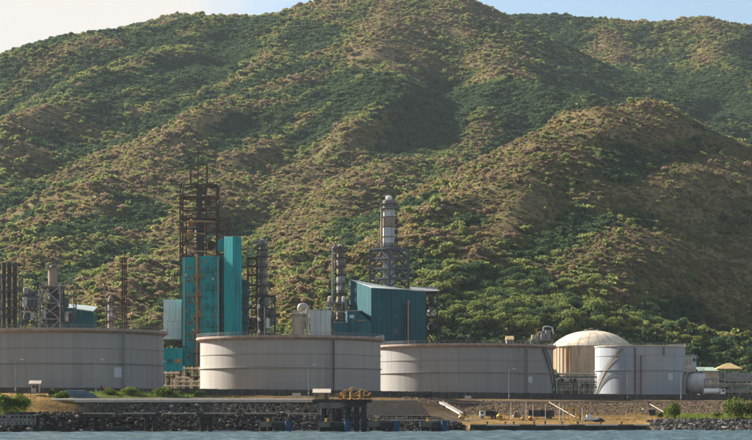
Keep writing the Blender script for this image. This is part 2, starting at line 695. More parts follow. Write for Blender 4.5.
# the trees that show largest become things of their own
app = TR / TY
cand = TV & (px_ > 4) & (px_ < 748) & (py_ < 326) & (py_ > 12)
cand &= ~((px_ > 178) & (px_ < 275) & (py_ > 180)) & ~((px_ > 330) & (px_ < 440) & (py_ > 200)) & ~((px_ < 95) & (py_ > 262))
order = np.argsort(-np.where(cand & (TK != 4) & (TK != 3), app, 0))
single = order[:300]
mask = np.zeros(len(TX), bool); mask[single] = True


def wood(sel):
    n = int(sel.sum())
    me = bpy.data.meshes.new("hillside_forest")
    pts = np.stack([TX[sel], TY[sel], TZ[sel] - .25], -1)
    me.vertices.add(n); me.vertices.foreach_set("co", pts.ravel())
    rr = TR[sel]
    sc = np.stack([rr * rngT.uniform(.85, 1.2, n), rr * rngT.uniform(.85, 1.2, n), rr * rngT.uniform(.8, 1.15, n)], -1)
    rot = np.stack([rngT.normal(size=n) * .08, rngT.normal(size=n) * .08, rngT.uniform(0, 6.283, n)], -1)
    a = me.attributes.new("tree_scale", 'FLOAT_VECTOR', 'POINT'); a.data.foreach_set("vector", sc.ravel())
    a = me.attributes.new("tree_turn", 'FLOAT_VECTOR', 'POINT'); a.data.foreach_set("vector", rot.ravel())
    a = me.attributes.new("tree_kind", 'INT', 'POINT'); a.data.foreach_set("value", (TK[sel] * 3 + rngT.integers(0, 3, n)).astype(np.int32))
    o = bpy.data.objects.new("hillside_forest", me)
    COL.objects.link(o)
    ng = bpy.data.node_groups.new("hillside_forest", 'GeometryNodeTree')
    ng.interface.new_socket("Geometry", in_out='INPUT', socket_type='NodeSocketGeometry')
    ng.interface.new_socket("Geometry", in_out='OUTPUT', socket_type='NodeSocketGeometry')
    N, K = ng.nodes, ng.links
    gi, go = N.new("NodeGroupInput"), N.new("NodeGroupOutput")
    ip = N.new("GeometryNodeInstanceOnPoints")
    ci = N.new("GeometryNodeCollectionInfo")
    ci.inputs["Collection"].default_value = proto_col
    ci.inputs["Separate Children"].default_value = True
    ci.inputs["Reset Children"].default_value = True
    ip.inputs["Pick Instance"].default_value = True

    def att(name, typ):
        a = N.new("GeometryNodeInputNamedAttribute")
        a.data_type = typ
        a.inputs["Name"].default_value = name
        return a.outputs["Attribute"]
    K.new(gi.outputs[0], ip.inputs["Points"])
    K.new(ci.outputs[0], ip.inputs["Instance"])
    K.new(att("tree_kind", 'INT'), ip.inputs["Instance Index"])
    e2r = N.new("FunctionNodeEulerToRotation")
    K.new(att("tree_turn", 'FLOAT_VECTOR'), e2r.inputs[0])
    K.new(e2r.outputs[0], ip.inputs["Rotation"])
    K.new(att("tree_scale", 'FLOAT_VECTOR'), ip.inputs["Scale"])
    K.new(ip.outputs[0], go.inputs[0])
    md = o.modifiers.new("hillside_forest", 'NODES')
    md.node_group = ng
    tag(o, "dry scrub and woodland covering the mountain slopes", "forest", kind="stuff")
    return o


wood(~mask)
print("TREES", len(TX))

# ------------------------------------------------------------------ shore, terrace and sea
WALL = [(-300, 578), (-160, 600), (-100, 614), (-30, 658), (33, 730), (100, 795), (260, 835), (330, 842)]


def wall_y(x):
    return float(np.interp(x, [p[0] for p in WALL], [p[1] for p in WALL]))


GRN, SAND, DIRT, STONE, DARK, YEL = (.085, .105, .03), (.32, .24, .135), (.14, .10, .06), (.115, .084, .06), (.013, .0125, .012), (.20, .135, .062)
STATIONS = [  # X, profile from under water to the bund wall: (Y, z), colour of the strip that follows
    (-300, [(480, -3), (492, -.3), (508, 4.6), (520, 5.5), (550, 8.5), (565, 10.2), (576, 10.6)], [DARK, DARK, GRN, DIRT, YEL, SAND, SAND]),
    (-110, [(515, -3), (527, -.3), (543, 4.8), (552, 5.4), (575, 8.5), (592, 10.3), (609, 10.6)], [DARK, DARK, GRN, DIRT, YEL, SAND, SAND]),
    (-92, [(522, -3), (534, -.3), (549, 4.7), (557, 5.3), (579, 8.5), (595, 10.3), (614, 10.5)], [DARK, DARK, DIRT, YEL, YEL, SAND, DIRT]),
    (-76, [(535, -3), (547, -.3), (560, 4.5), (566, 5), (583, 8.8), (600, 10.2), (628, 10.5)], [DARK, DARK, DARK, DARK, GRN, GRN, DIRT]),
    (-30, [(554, -3), (565, -.3), (576, 4.5), (584, 4.8), (604, 8.6), (622, 9.6), (656, 10.4)], [DARK, DARK, DARK, DARK, DIRT, DIRT, DIRT]),
    (10, [(560, -3), (572, -.3), (582, 3.0), (592, 3.4), (625, 8.8), (650, 9.6), (700, 10.3)], [DARK, DARK, STONE, STONE, STONE, STONE, STONE]),
    (24, [(578, -3), (590, -.3), (594, 1.6), (610, 2.6), (670, 8.4), (695, 9.3), (716, 10.2)], [DARK, DARK, YEL, STONE, STONE, STONE, STONE]),
    (27, [(588, -3), (590, 1.66), (596, 1.8), (640, 4.6), (688, 8.8), (705, 9.4), (720, 10.2)], [DARK, SAND, YEL, STONE, STONE, DIRT, STONE]),
    (75, [(592, -3), (594, 1.66), (600, 1.8), (646, 4.6), (700, 8.8), (720, 9.4), (766, 10.2)], [DARK, SAND, YEL, STONE, STONE, DIRT, STONE]),
    (82, [(574, -3), (584, -.3), (595, 2.5), (604, 3.1), (646, 4.6), (702, 8.6), (774, 10.2)], [DARK, DARK, YEL, YEL, STONE, DIRT, STONE]),
    (115, [(568, -3), (578, -.3), (592, 2.9), (602, 3.4), (646, 4.8), (705, 8.4), (798, 10.2)], [DARK, DARK, YEL, GRN, STONE, DIRT, STONE]),
    (330, [(550, -3), (560, -.3), (576, 3.2), (590, 3.6), (640, 5.0), (705, 8.4), (836, 10.2)], [DARK, DARK, GRN, GRN, DIRT, DIRT, STONE]),
]
SX = np.array([s[0] for s in STATIONS], float)
SP = np.array([s[1] for s in STATIONS], float)          # stations, 7, 2
SC = np.array([s[2] for s in STATIONS], float)          # stations, 7, 3


def loft():
    X = np.unique(np.concatenate([np.arange(-300, 331, 2.0), SX, [26.5, 75.5]]))
    rows_y, rows_z, rows_c = [], [], []
    sub = [3, 8, 4, 10, 8, 10]
    prof_y = np.stack([np.interp(X, SX, SP[:, k, 0]) for k in range(7)])
    prof_z = np.stack([np.interp(X, SX, SP[:, k, 1]) for k in range(7)])
    prof_c = np.stack([np.stack([np.interp(X, SX, SC[:, k, c]) for c in range(3)], -1) for k in range(7)])
    for k in range(6):
        for j in range(sub[k]):
            t = j / sub[k]
            rows_y.append(prof_y[k] * (1 - t) + prof_y[k + 1] * t)
            rows_z.append(prof_z[k] * (1 - t) + prof_z[k + 1] * t)
            tt = np.clip((t - .88) / .12, 0, 1)
            rows_c.append(prof_c[k] * (1 - tt) + prof_c[k + 1] * tt)
    rows_y.append(prof_y[6]); rows_z.append(prof_z[6]); rows_c.append(prof_c[6])
    wy = np.interp(X, [p[0] for p in WALL], [p[1] for p in WALL])
    for dy, z in ((1.2, 10.45), (1.6, 11.75), (6, 11.8)):
        rows_y.append(wy + dy); rows_z.append(np.full(len(X), z)); rows_c.append(np.tile(np.array(DIRT) * 1.1, (len(X), 1)))
    for yy in (915, 935):
        rows_y.append(np.full(len(X), float(yy))); rows_z.append(np.full(len(X), 11.8)); rows_c.append(np.tile(np.array(DIRT), (len(X), 1)))
    Yg, Zg, Cg = np.stack(rows_y), np.stack(rows_z), np.stack(rows_c)
    Xg = np.tile(X, (len(Yg), 1))
    quay = sstep(26, 27.5, Xg) * sstep(76, 74.5, Xg)
    nz_ = (fbm(Xg / 3.1, Yg / 3.1, 3, 3) - .5) * .7 * (1 - quay * .7)
    Zg = Zg + np.where(Zg < 11, nz_, 0) * sstep(-.5, 1.5, Zg)
    return Xg, Yg, Zg, Cg


LX, LY, LZ, LC = loft()


def shore_z(x, y):
    c = int(np.argmin(np.abs(LX[0] - x)))
    return float(np.interp(y, LY[:, c], LZ[:, c]))


def ground_material():
    m, n, l = new_mat("shore_ground")
    out = n.new("ShaderNodeOutputMaterial")
    b = n.new("ShaderNodeBsdfPrincipled")
    b.inputs["Roughness"].default_value = .95
    b.inputs["Specular IOR Level"].default_value = 0
    a = n.new("ShaderNodeVertexColor"); a.layer_name = "soil"
    v = world_pos(n, l)
    t1 = noise_node(n, l, v, .35, 6, .7)
    t2 = noise_node(n, l, v, .09, 4, .6)
    r1 = ramp(n, [(.3, (.45, .45, .45)), (.5, (.95, .95, .95)), (.72, (1.6, 1.55, 1.45))], t1.outputs["Fac"], l)
    r2 = ramp(n, [(.35, (.7, .72, .62)), (.65, (1.2, 1.15, 1.1))], t2.outputs["Fac"], l)
    c = mixrgb(n, l, 1, a.outputs["Color"], r1.outputs["Color"], 'MULTIPLY')
    c = mixrgb(n, l, 1, c.outputs["Color"], r2.outputs["Color"], 'MULTIPLY')
    l.new(c.outputs["Color"], b.inputs["Base Color"])
    bp = n.new("ShaderNodeBump"); bp.inputs["Distance"].default_value = .25
    t3 = noise_node(n, l, v, 1.4, 5, .7)
    l.new(t3.outputs["Fac"], bp.inputs["Height"])
    l.new(bp.outputs["Normal"], b.inputs["Normal"])
    l.new(b.outputs["BSDF"], out.inputs["Surface"])
    return m


ground = grid_object("ground", LX, LY, LZ, ground_material())
ca = ground.data.color_attributes.new("soil", 'FLOAT_COLOR', 'POINT')
ca.data.foreach_set("color", np.concatenate([LC.reshape(-1, 3), np.ones((LC.size // 3, 1))], 1).astype(np.float32).ravel())
tag(ground, kind="structure")


def sea():
    m, n, l = new_mat("sea_water")
    out = n.new("ShaderNodeOutputMaterial")
    b = n.new("ShaderNodeBsdfPrincipled")
    b.inputs["Base Color"].default_value = (.045, .085, .090, 1)
    b.inputs["Roughness"].default_value = .12
    b.inputs["IOR"].default_value = 1.33
    v = world_pos(n, l, (1, .55, 1))
    t1 = noise_node(n, l, v, 1.3, 5, .6)
    bp = n.new("ShaderNodeBump"); bp.inputs["Distance"].default_value = .35; bp.inputs["Strength"].default_value = .9
    l.new(t1.outputs["Fac"], bp.inputs["Height"])
    l.new(bp.outputs["Normal"], b.inputs["Normal"])
    l.new(b.outputs["BSDF"], out.inputs["Surface"])
    ys = np.concatenate([[-30, 100, 200, 270], np.arange(300, 610, .9), [640]])
    xs = np.concatenate([[-1050, -600, -300], np.arange(-150, 150.1, 1.2), [300, 600, 1050]])
    X, Y = np.meshgrid(xs, ys)
    act = sstep(290, 320, Y) * sstep(170, 140, np.abs(X))
    Z = ((fbm(X / 5.5, Y / 3.0, 91, 3) - .5) * 1.25 + (fbm(X / 16, Y / 8, 95, 2) - .5) * .5) * act - .03
    o = grid_object("sea", X, Y, Z, m)
    tag(o, kind="structure")
    return o


sea()

# ------------------------------------------------------------------ materials of the plant
def tank_paint(name, base, tint, rust=None, rust_pos=(.62, .78)):
    """weathered tank paint: vertical streaks, faint weld lines between the plates, dull sheen"""
    m, n, l = new_mat(name)
    out = n.new("ShaderNodeOutputMaterial")
    b = n.new("ShaderNodeBsdfPrincipled")
    b.inputs["Roughness"].default_value = .62
    b.inputs["Specular IOR Level"].default_value = .25
    v1 = world_pos(n, l, (1, 1, .035))
    s1 = noise_node(n, l, v1, .55, 6, .7)
    v2 = world_pos(n, l, (1, 1, .3))
    s2 = noise_node(n, l, v2, .06, 4, .6)
    c = ramp(n, [(.3, tuple(x * .74 for x in base)), (.5, base), (.7, tuple(min(1, x * 1.16) for x in base))], s1.outputs["Fac"], l).outputs["Color"]
    r2 = ramp(n, [(.38, (0, 0, 0)), (.66, (1, 1, 1))], s2.outputs["Fac"], l)
    c = mixrgb(n, l, r2.outputs["Color"], c, mixrgb(n, l, .55, c, tint).outputs["Color"]).outputs["Color"]
    v4 = world_pos(n, l, (1, 1, .6))
    s4 = noise_node(n, l, v4, .028, 3, .5)
    r4 = ramp(n, [(.35, (.84, .85, .87)), (.65, (1.12, 1.10, 1.07))], s4.outputs["Fac"], l)
    c = mixrgb(n, l, 1, c, r4.outputs["Color"], 'MULTIPLY').outputs["Color"]
    # weld lines of the plate courses
    g = n.new("ShaderNodeNewGeometry")
    sx = n.new("ShaderNodeSeparateXYZ"); l.new(g.outputs["Position"], sx.inputs[0])
    d = n.new("ShaderNodeMath"); d.operation = 'DIVIDE'; d.inputs[1].default_value = 2.42; l.new(sx.outputs["Z"], d.inputs[0])
    f = n.new("ShaderNodeMath"); f.operation = 'FRACT'; l.new(d.outputs[0], f.inputs[0])
    lt = n.new("ShaderNodeMath"); lt.operation = 'LESS_THAN'; lt.inputs[1].default_value = .05; l.new(f.outputs[0], lt.inputs[0])
    sc_ = n.new("ShaderNodeMath"); sc_.operation = 'MULTIPLY'; sc_.inputs[1].default_value = .16; l.new(lt.outputs[0], sc_.inputs[0])
    c = mixrgb(n, l, sc_.outputs[0], c, tuple(x * .35 for x in base)).outputs["Color"]
    if rust:
        v3 = world_pos(n, l, (1, 1, .12))
        s3 = noise_node(n, l, v3, .35, 7, .7)
        r3 = ramp(n, [(rust_pos[0], (0, 0, 0)), (rust_pos[1], (1, 1, 1))], s3.outputs["Fac"], l)
        c = mixrgb(n, l, r3.outputs["Color"], c, rust).outputs["Color"]
    l.new(c, b.inputs["Base Color"])
    l.new(b.outputs["BSDF"], out.inputs["Surface"])
    return m


M = {
    "tank_warm": tank_paint("tank_paint_warm", (.325, .312, .292), (.345, .305, .26), (.22, .13, .08), (.64, .80)),
    "tank_grey": tank_paint("tank_paint_grey", (.258, .255, .25), (.285, .268, .248), (.17, .12, .09), (.66, .82)),
    "tank_blue": tank_paint("tank_paint_blue_grey", (.285, .32, .36), (.35, .35, .35), (.22, .13, .09), (.67, .82)),
    "tank_rust": tank_paint("tank_paint_rusty", (.62, .50, .36), (.52, .36, .21), (.44, .19, .065), (.50, .66)),
    "dome": surface("dome_paint", (.66, .58, .46), (.50, .42, .31), scale=.3, rough=.7, stain=(.34, .23, .13), stain_pos=(.54, .72), stain_scale=.25),
    "rim": surface("rim_paint", (.38, .30, .25), (.26, .19, .15), scale=.6, rough=.75, stain=(.25, .13, .08), stain_scale=.3),
    "ring": surface("girder_paint", (.28, .26, .25), (.18, .16, .15), scale=.8, rough=.8),
    "teal": surface("teal_cladding", (.003, .315, .335), (.003, .235, .255), scale=.12, stretch=(1, 1, .25), rough=.6, spec=.15, stain=(.02, .11, .115), stain_pos=(.5, .72), stain_scale=.4, stain_stretch=(1, 1, .12)),
    "teal_dark": surface("dark_teal_cladding", (.004, .115, .14), (.003, .075, .10), scale=.12, stretch=(1, 1, .25), rough=.5),
    "blue": surface("petrol_blue_cladding", (.004, .088, .108), (.003, .062, .080), scale=.15, stretch=(1, 1, .25), rough=.55, spec=.2, stain=(.03, .14, .16), stain_scale=.2, stain_stretch=(1, 1, .15)),
    "roof": surface("pale_roof_sheet", (.36, .41, .40), (.28, .33, .32), scale=.4, rough=.55),
    "white": surface("white_cladding", (.62, .64, .62), (.48, .50, .50), scale=.2, rough=.6, stretch=(1, 1, .3), stain=(.40, .38, .33), stain_scale=.2),
    "rust": surface("rusty_steel", (.10, .055, .032), (.040, .028, .023), scale=.5, rough=.85, stain=(.22, .10, .04), stain_scale=.35),
    "ochre": surface("ochre_steel", (.42, .25, .09), (.25, .13, .06), scale=.5, rough=.75),
    "steel": surface("dark_steel", (.060, .062, .066), (.035, .034, .034), scale=.6, rough=.7),
    "bsteel": surface("blue_grey_steel", (.085, .10, .115), (.05, .058, .068), scale=.5, rough=.65),
    "gsteel": surface("galvanised_steel", (.27, .27, .265), (.17, .17, .165), scale=.7, rough=.55, metal=.2),
    "silver": surface("silver_lagging", (.50, .50, .48), (.38, .37, .35), scale=.5, rough=.4, metal=.45, stretch=(1, 1, .3)),
    "tan": surface("tan_lagging", (.32, .255, .185), (.20, .155, .115), scale=.5, rough=.7, stretch=(1, 1, .4), stain=(.18, .08, .04), stain_scale=.5),
    "cream": surface("cream_pipe", (.55, .47, .35), (.42, .34, .24), scale=.8, rough=.6),
    "greenpipe": surface("green_pipe", (.10, .17, .15), (.07, .12, .10), scale=.8, rough=.6),
    "redpipe": surface("red_brown_pipe", (.16, .05, .045), (.10, .04, .035), scale=.8, rough=.7),
    "sign": surface("pale_sign", (.50, .53, .56), (.44, .47, .50), scale=.8, rough=.6),
    "concrete": surface("concrete", (.17, .155, .135), (.09, .083, .075), spec=.03, scale=.4, rough=.9, stain=(.09, .08, .07), stain_scale=.3, stretch=(1, 1, .5), bump=.03),
    "dconcrete": surface("wet_dark_concrete", (.060, .055, .050), (.026, .025, .024), spec=.03, scale=.5, rough=.85, stain=(.03, .03, .03), stain_scale=.4),
    "bund": surface("bund_wall_stone", (.095, .082, .072), (.05, .045, .042), spec=.03, scale=.5, rough=.95, stain=(.05, .047, .044), stain_scale=.25),
    "revet": surface("revetment_near_black", (.030, .026, .023), (.014, .013, .013), spec=.03, scale=.7, rough=.95, stain=(.06, .05, .04), stain_scale=.5),
    "vessel": surface("vessel_white", (.56, .55, .52), (.42, .41, .39), scale=.4, rough=.5, stain=(.30, .24, .18), stain_pos=(.58, .75), stain_scale=.4),
    "deck": surface("pale_deck", (.56, .50, .45), (.44, .38, .33), scale=.5, rough=.8),
    "fender": surface("blue_fender", (.010, .065, .16), (.007, .04, .10), scale=.9, rough=.55),
    "bluepile": surface("blue_pile_paint", (.018, .042, .060), (.012, .026, .036), scale=.7, rough=.6, stain=(.10, .06, .04), stain_scale=.6),
    "yellow": surface("yellow_paint", (.60, .36, .04), (.42, .22, .03), scale=1.2, rough=.6),
    "orange": surface("orange_paint", (.55, .20, .03), (.36, .12, .02), scale=1.2, rough=.6),
    "black": surface("black_rubber", (.02, .02, .022), (.012, .012, .012), scale=1.0, rough=.7),
    "vwhite": surface("white_paint", (.72, .72, .70), (.60, .60, .58), scale=1.0, rough=.45),
    "thatch": surface("tan_thatch", (.45, .34, .16), (.30, .21, .09), scale=1.2, rough=.9),
    "greenroof": surface("pale_green_roof", (.26, .36, .28), (.19, .27, .21), scale=.6, rough=.7),
    "redroof": surface("red_roof", (.32, .115, .07), (.21, .075, .05), scale=.6, rough=.8),
    "plaster": surface("plaster", (.48, .42, .33), (.36, .31, .25), scale=.6, rough=.85),
    "glass": surface("dark_window", (.018, .026, .03), (.012, .018, .02), scale=.5, rough=.2, spec=.5),
    "navy": surface("navy_hull", (.075, .125, .175), (.05, .085, .12), scale=.4, rough=.5),
    "rock": surface("grey_rock", (.20, .18, .165), (.065, .06, .058), spec=.03, scale=.7, rough=.95, mix=(.3, .7)),
}


def ring_profile(mb, prof, n=96, c=(0, 0)):
    """closed profile turned into a ring"""
    m = len(prof)
    vs, fs = [], []
    for i in range(n):
        t = 2 * math.pi * i / n
        for r, z in prof:
            vs.append((c[0] + r * math.cos(t), c[1] + r * math.sin(t), z))
    for i in range(n):
        j = (i + 1) % n
        for k in range(m):
            k2 = (k + 1) % m
            fs.append((i * m + k, j * m + k, j * m + k2, i * m + k2))
    return mb.add(vs, fs)


def pol(c, r, deg, z):
    return Vector((c[0] + r * math.cos(R(deg)), c[1] + r * math.sin(R(deg)), z))


def rail_ring(root, c, r, z, n, mat, h=1.1, a0=0, a1=360):
    mb = MB()
    pts = [pol(c, r, a0 + (a1 - a0) * i / n, 0) for i in range(n + (a1 - a0 < 360))]
    m = len(pts)
    closed = a1 - a0 >= 360
    for i, p in enumerate(pts):
        mb.tube((p.x, p.y, z), (p.x, p.y, z + h), .05, 4, cap=False)
        if closed or i < m - 1:
            q = pts[(i + 1) % m]
            for hh in (h, h * .5):
                mb.tube((p.x, p.y, z + hh), (q.x, q.y, z + hh), .05, 4, cap=False)
    return mb.build("railing", mat, root, kind="stuff")


def spiral_stair(root, c, Rr, a0, z0, a1, z1, mat):
    """stair that climbs round the shell from (a0, z0) to (a1, z1)"""
    st = empty("staircase"); par(st, root)
    n = 64
    A = np.linspace(a0, a1, n); Z = np.linspace(z0, z1, n)
    for r_, nm in ((Rr + .12, "stringer"), (Rr + 1.15, "stringer")):
        mb = MB()
        vs, fs = [], []
        for a, z in zip(A, Z):
            p0, p1 = pol(c, r_, a, z), pol(c, r_ + .08, a, z)
            vs += [(p0.x, p0.y, z - .4), (p1.x, p1.y, z - .4), (p1.x, p1.y, z + .25), (p0.x, p0.y, z + .25)]
        for i in range(n - 1):
            for k in range(4):
                k2 = (k + 1) % 4
                fs.append((i * 4 + k, i * 4 + k2, (i + 1) * 4 + k2, (i + 1) * 4 + k))
        mb.add(vs, fs).build(nm, mat, st)
    mb = MB()
    da = (a1 - a0) / n * .8
    for a, z in zip(A, Z):
        p = [pol(c, Rr + .15, a, 0), pol(c, Rr + 1.1, a, 0), pol(c, Rr + 1.1, a + da, 0), pol(c, Rr + .15, a + da, 0)]
        if da < 0:
            p = p[::-1]
        mb.prism([(q.x, q.y) for q in p], z - .04, z + .04)
    mb.build("treads", mat, st, kind="stuff")
    MB().path([pol(c, Rr + 1.2, a, z + 1.1) for a, z in zip(A, Z)], .07, 5).build("handrail", mat, st)
    mb = MB()
    for a, z in list(zip(A, Z))[::4]:
        mb.tube(pol(c, Rr + 1.2, a, z), pol(c, Rr + 1.2, a, z + 1.1), .05, 4)
    mb.build("balusters", mat, st, kind="stuff")
    return st


def big_tank(label, px, Y, Rr, ztop, mat, pipes=(), sign=None, stair=None, zs=(19.8, 24.2), over=1.3, z0=11.82, roofmat=None, posts=110):
    c = (wx(px, Y), Y)
    root = empty("storage_tank", (c[0], c[1], z0))
    tag(root, label, "storage tank", "storage tanks behind the bund wall")
    lv = [z0, *zs, ztop - (1.5 if over > .5 else .36)]
    for k in range(len(lv) - 1):
        mb = MB()
        n = 128
        rr = Rr - .012 * k
        mb.lathe([(rr, lv[k] + (.002 if k else 0)), (rr, lv[k + 1])], n, c, close=False)
        mb.build("shell_course", mat, root, smooth=True)
    for k, z in enumerate(zs):
        mb = MB()
        o_ = .46 if k == 0 else .16
        ring_profile(mb, [(Rr - .2, z - .1), (Rr + o_, z - .1), (Rr + o_, z + .1), (Rr - .2, z + .1)], 128, c)
        mb.build("stiffening_girder", mat, root)
    mb = MB()
    rb = 1.55 if over > .5 else .5
    ring_profile(mb, [(Rr - .6, ztop - rb), (Rr + .05, ztop - rb), (Rr + over, ztop - (.75 if over > .5 else .35)), (Rr + over, ztop), (Rr - .6, ztop)] if over > .5 else
                 [(Rr - .6, ztop - rb), (Rr - .005, ztop - rb), (Rr - .005, ztop - .35), (Rr + over, ztop - .35), (Rr + over, ztop), (Rr - .6, ztop)], 128, c)
    mb.build("wind_girder", M["rim"] if over > .5 else M["dome"], root)
    MB().lathe([(Rr - .6, ztop - 1.4), (Rr * .5, ztop - 1.2), (.1, ztop - 1.1)], 64, c, close=False).build("roof_deck", roofmat or M["gsteel"], root, smooth=True)
    if posts:
        rail_ring(root, c, Rr + over - .1, ztop, posts, M["gsteel"], h=1.0)
    for deg, pm, za, zb, r_ in pipes:
        rp = MB().tube(pol(c, Rr + .75, deg, za), pol(c, Rr + .75, deg, zb), r_, 8).build("riser_pipe", pm, root)
        for zz in np.linspace(za + .8, zb - .8, 5):
            bar("pipe_bracket", pol(c, Rr - .05, deg, zz), pol(c, Rr + .7, deg, zz), .14, M["ring"], rp)
    if sign:
        deg, za, zb, w = sign
        mb = MB()
        h = math.degrees(w / 2 / Rr)
        ps = [pol(c, Rr + .06, deg - h, 0), pol(c, Rr + .14, deg - h, 0), pol(c, Rr + .14, deg + h, 0), pol(c, Rr + .06, deg + h, 0)]
        mb.prism([(p.x, p.y) for p in ps], za, zb)
        mb.build("sign_plate", M["sign"], root)
    if stair:
        spiral_stair(root, c, Rr, *stair, M["steel"] if stair[0] > 270 else M["tan"])
    return root


t1 = big_tank("huge grey storage tank cut off by the photo's left edge", 65.5, 655, 30.0, 30.1, M["tank_grey"],
              pipes=[(312.5, M["ring"], 12.5, 29.0, .28)], sign=(309, 15.6, 18.6, 2.6))
t2 = big_tank("huge warm grey storage tank standing before the teal tower", 290.5, 710, 30.0, 30.1, M["tank_warm"],
              pipes=[(299, M["redpipe"], 12.5, 28.6, .24)], posts=120)
t3 = big_tank("huge grey storage tank next to the domed tank with stair on its flank", 465, 786, 32.3, 30.1, M["tank_grey"],
              pipes=[(310, M["ring"], 12.5, 28.8, .3)], sign=(313.5, 16.2, 18.4, 2.3), stair=(352, 12.6, 327, 28.6))
t4 = big_tank("smaller blue grey tank with slanting stair beside the round vessel", 640, 870, 18.3, 32.8, M["tank_blue"],
              pipes=[(257, M["redpipe"], 12.5, 31.6, .26), (264, M["redpipe"], 12.5, 28.6, .24), (293, M["redpipe"], 28.6, 32.2, .2)],
              sign=(304, 18.6, 21.6, 2.4), stair=(188, 12.6, 240, 31.6), zs=(22.8, 28.7), over=.35, posts=70)


def domed_tank():
    Y, px, Rr = 952, 591.5, 18.2
    c = (wx(px, Y), Y)
    root = empty("domed_tank", (c[0], c[1], 11.8))
    tag(root, "rusty cylindrical tank under a cream dome roof behind the pipe rack", "storage tank", "storage tanks behind the bund wall")
    ze = wz(346.5, Y)
    MB().lathe([(Rr, 11.82), (Rr, ze - .3)], 96, c, close=False).build("shell", M["tank_rust"], root, smooth=True)
    for k in range(28):
        a = 180 + k * 180 / 27
        bar("shell_rib", pol(c, Rr + .05, a, 12), pol(c, Rr + .05, a, ze - .3), .22, M["tank_rust"], root)
    mb = MB()
    ring_profile(mb, [(Rr - .3, ze - .35), (Rr + .45, ze - .35), (Rr + .45, ze + .05), (Rr - .3, ze + .05)], 96, c)
    mb.build("eaves_ring", M["dome"], root)
    H = 7.0
    Rs = (Rr * Rr + H * H) / (2 * H)
    prof = []
    for k in range(15):
        t = math.cos(math.pi / 2 * k / 14)
        prof.append((max(.02, Rr * t), ze + H * (1 - t ** 2.5)))
    dome = MB().lathe(prof, 96, c, close=False).build("dome_roof", M["dome"], root, smooth=True)
    for k in range(24):
        a = k * 15 + 4
        MB().path([pol(c, rr + .02, a, zz + .0) for rr, zz in prof[:-1]], .06, 4).build("dome_rib", M["dome"], dome)
    MB().lathe([(.9, ze + H - .1), (.9, ze + H + .8), (1.3, ze + H + .9), (.1, ze + H + 1.3)], 16, c).build("roof_vent", M["rust"], dome)
    rail_ring(root, c, 3.2, ze + H - .3, 16, M["gsteel"], h=.9)
    rail_ring(root, c, Rr + .3, ze + .05, 60, M["gsteel"], h=.9)
    return root


domed_tank()


def bund_wall():
    root = empty("bund_wall", (WALL[0][0], WALL[0][1], 10))
    tag(root, "long dark stone bund wall running before the storage tanks", "wall")
    pts = []
    for (x0, y0), (x1, y1) in zip(WALL[:-1], WALL[1:]):
        L = math.hypot(x1 - x0, y1 - y0)
        k = max(1, int(L / 4.2))
        pts += [(x0 + (x1 - x0) * i / k, y0 + (y1 - y0) * i / k) for i in range(k)]
    pts.append(WALL[-1])
    rng = random.Random(4)
    for (x0, y0), (x1, y1) in zip(pts[:-1], pts[1:]):
        if x1 < -145 or x0 > 175:
            continue
        L = math.hypot(x1 - x0, y1 - y0)
        ux, uy = (x1 - x0) / L, (y1 - y0) / L
        g = .04
        zt = 12.4 + rng.uniform(-.06, .06)
        pl = [(x0 + ux * g + uy * .2, y0 + uy * g - ux * .2), (x1 - ux * g + uy * .2, y1 - uy * g - ux * .2), (x1 - ux * g - uy * .2, y1 - uy * g + ux * .2), (x0 + ux * g - uy * .2, y0 + uy * g + ux * .2)]
        MB().prism(pl, 9.6, zt).build("wall_panel", M["bund"], root)
        bar("wall_post", (x0 + uy * .25, y0 - ux * .25, 9.6), (x0 + uy * .25, y0 - ux * .25, 12.55), .35, M["concrete"], root)


bund_wall()

# ------------------------------------------------------------------ process plant behind the tanks
def V(x, y, z):
    return Vector((x, y, z))


def lattice(root, corners, levels, w, mat, brace='X', wb=None, skip_faces=(), post_top=None, floor=None):
    """open steel tower: corner posts, a beam on each side at each level, diagonals in each bay; every member a part"""
    wb = wb or w * .62
    n = len(corners)
    top = post_top or levels[-1]
    for x, y in corners:
        bar("post", (x, y, levels[0]), (x, y, top), w, mat, root)
    for z in levels[1:]:
        for i in range(n):
            a, b = corners[i], corners[(i + 1) % n]
            bar("beam", (*a, z), (*b, z), w * .8, mat, root)
        if floor:
            cx, cy_ = sum(c[0] for c in corners) / n, sum(c[1] for c in corners) / n
            pl = [(cx + (c[0] - cx) * .985, cy_ + (c[1] - cy_) * .985) for c in corners]
            MB().prism(pl, z + w * .45, z + w * .45 + .1).build("floor_grating", floor, root)
    for k in range(len(levels) - 1):
        z0, z1 = levels[k], levels[k + 1]
        for i in range(n):
            if i in skip_faces:
                continue
            a, b = corners[i], corners[(i + 1) % n]
            if brace == 'X':
                bar("brace", (*a, z0), (*b, z1), wb, mat, root)
                bar("brace", (*b, z0), (*a, z1), wb, mat, root)
            elif brace == 'V':
                m_ = ((a[0] + b[0]) / 2, (a[1] + b[1]) / 2)
                bar("brace", (*a, z0), (*m_, z1), wb, mat, root)
                bar("brace", (*b, z0), (*m_, z1), wb, mat, root)
            elif brace == '/':
                s = (a, b) if (k + i) % 2 else (b, a)
                bar("brace", (*s[0], z0), (*s[1], z1), wb, mat, root)


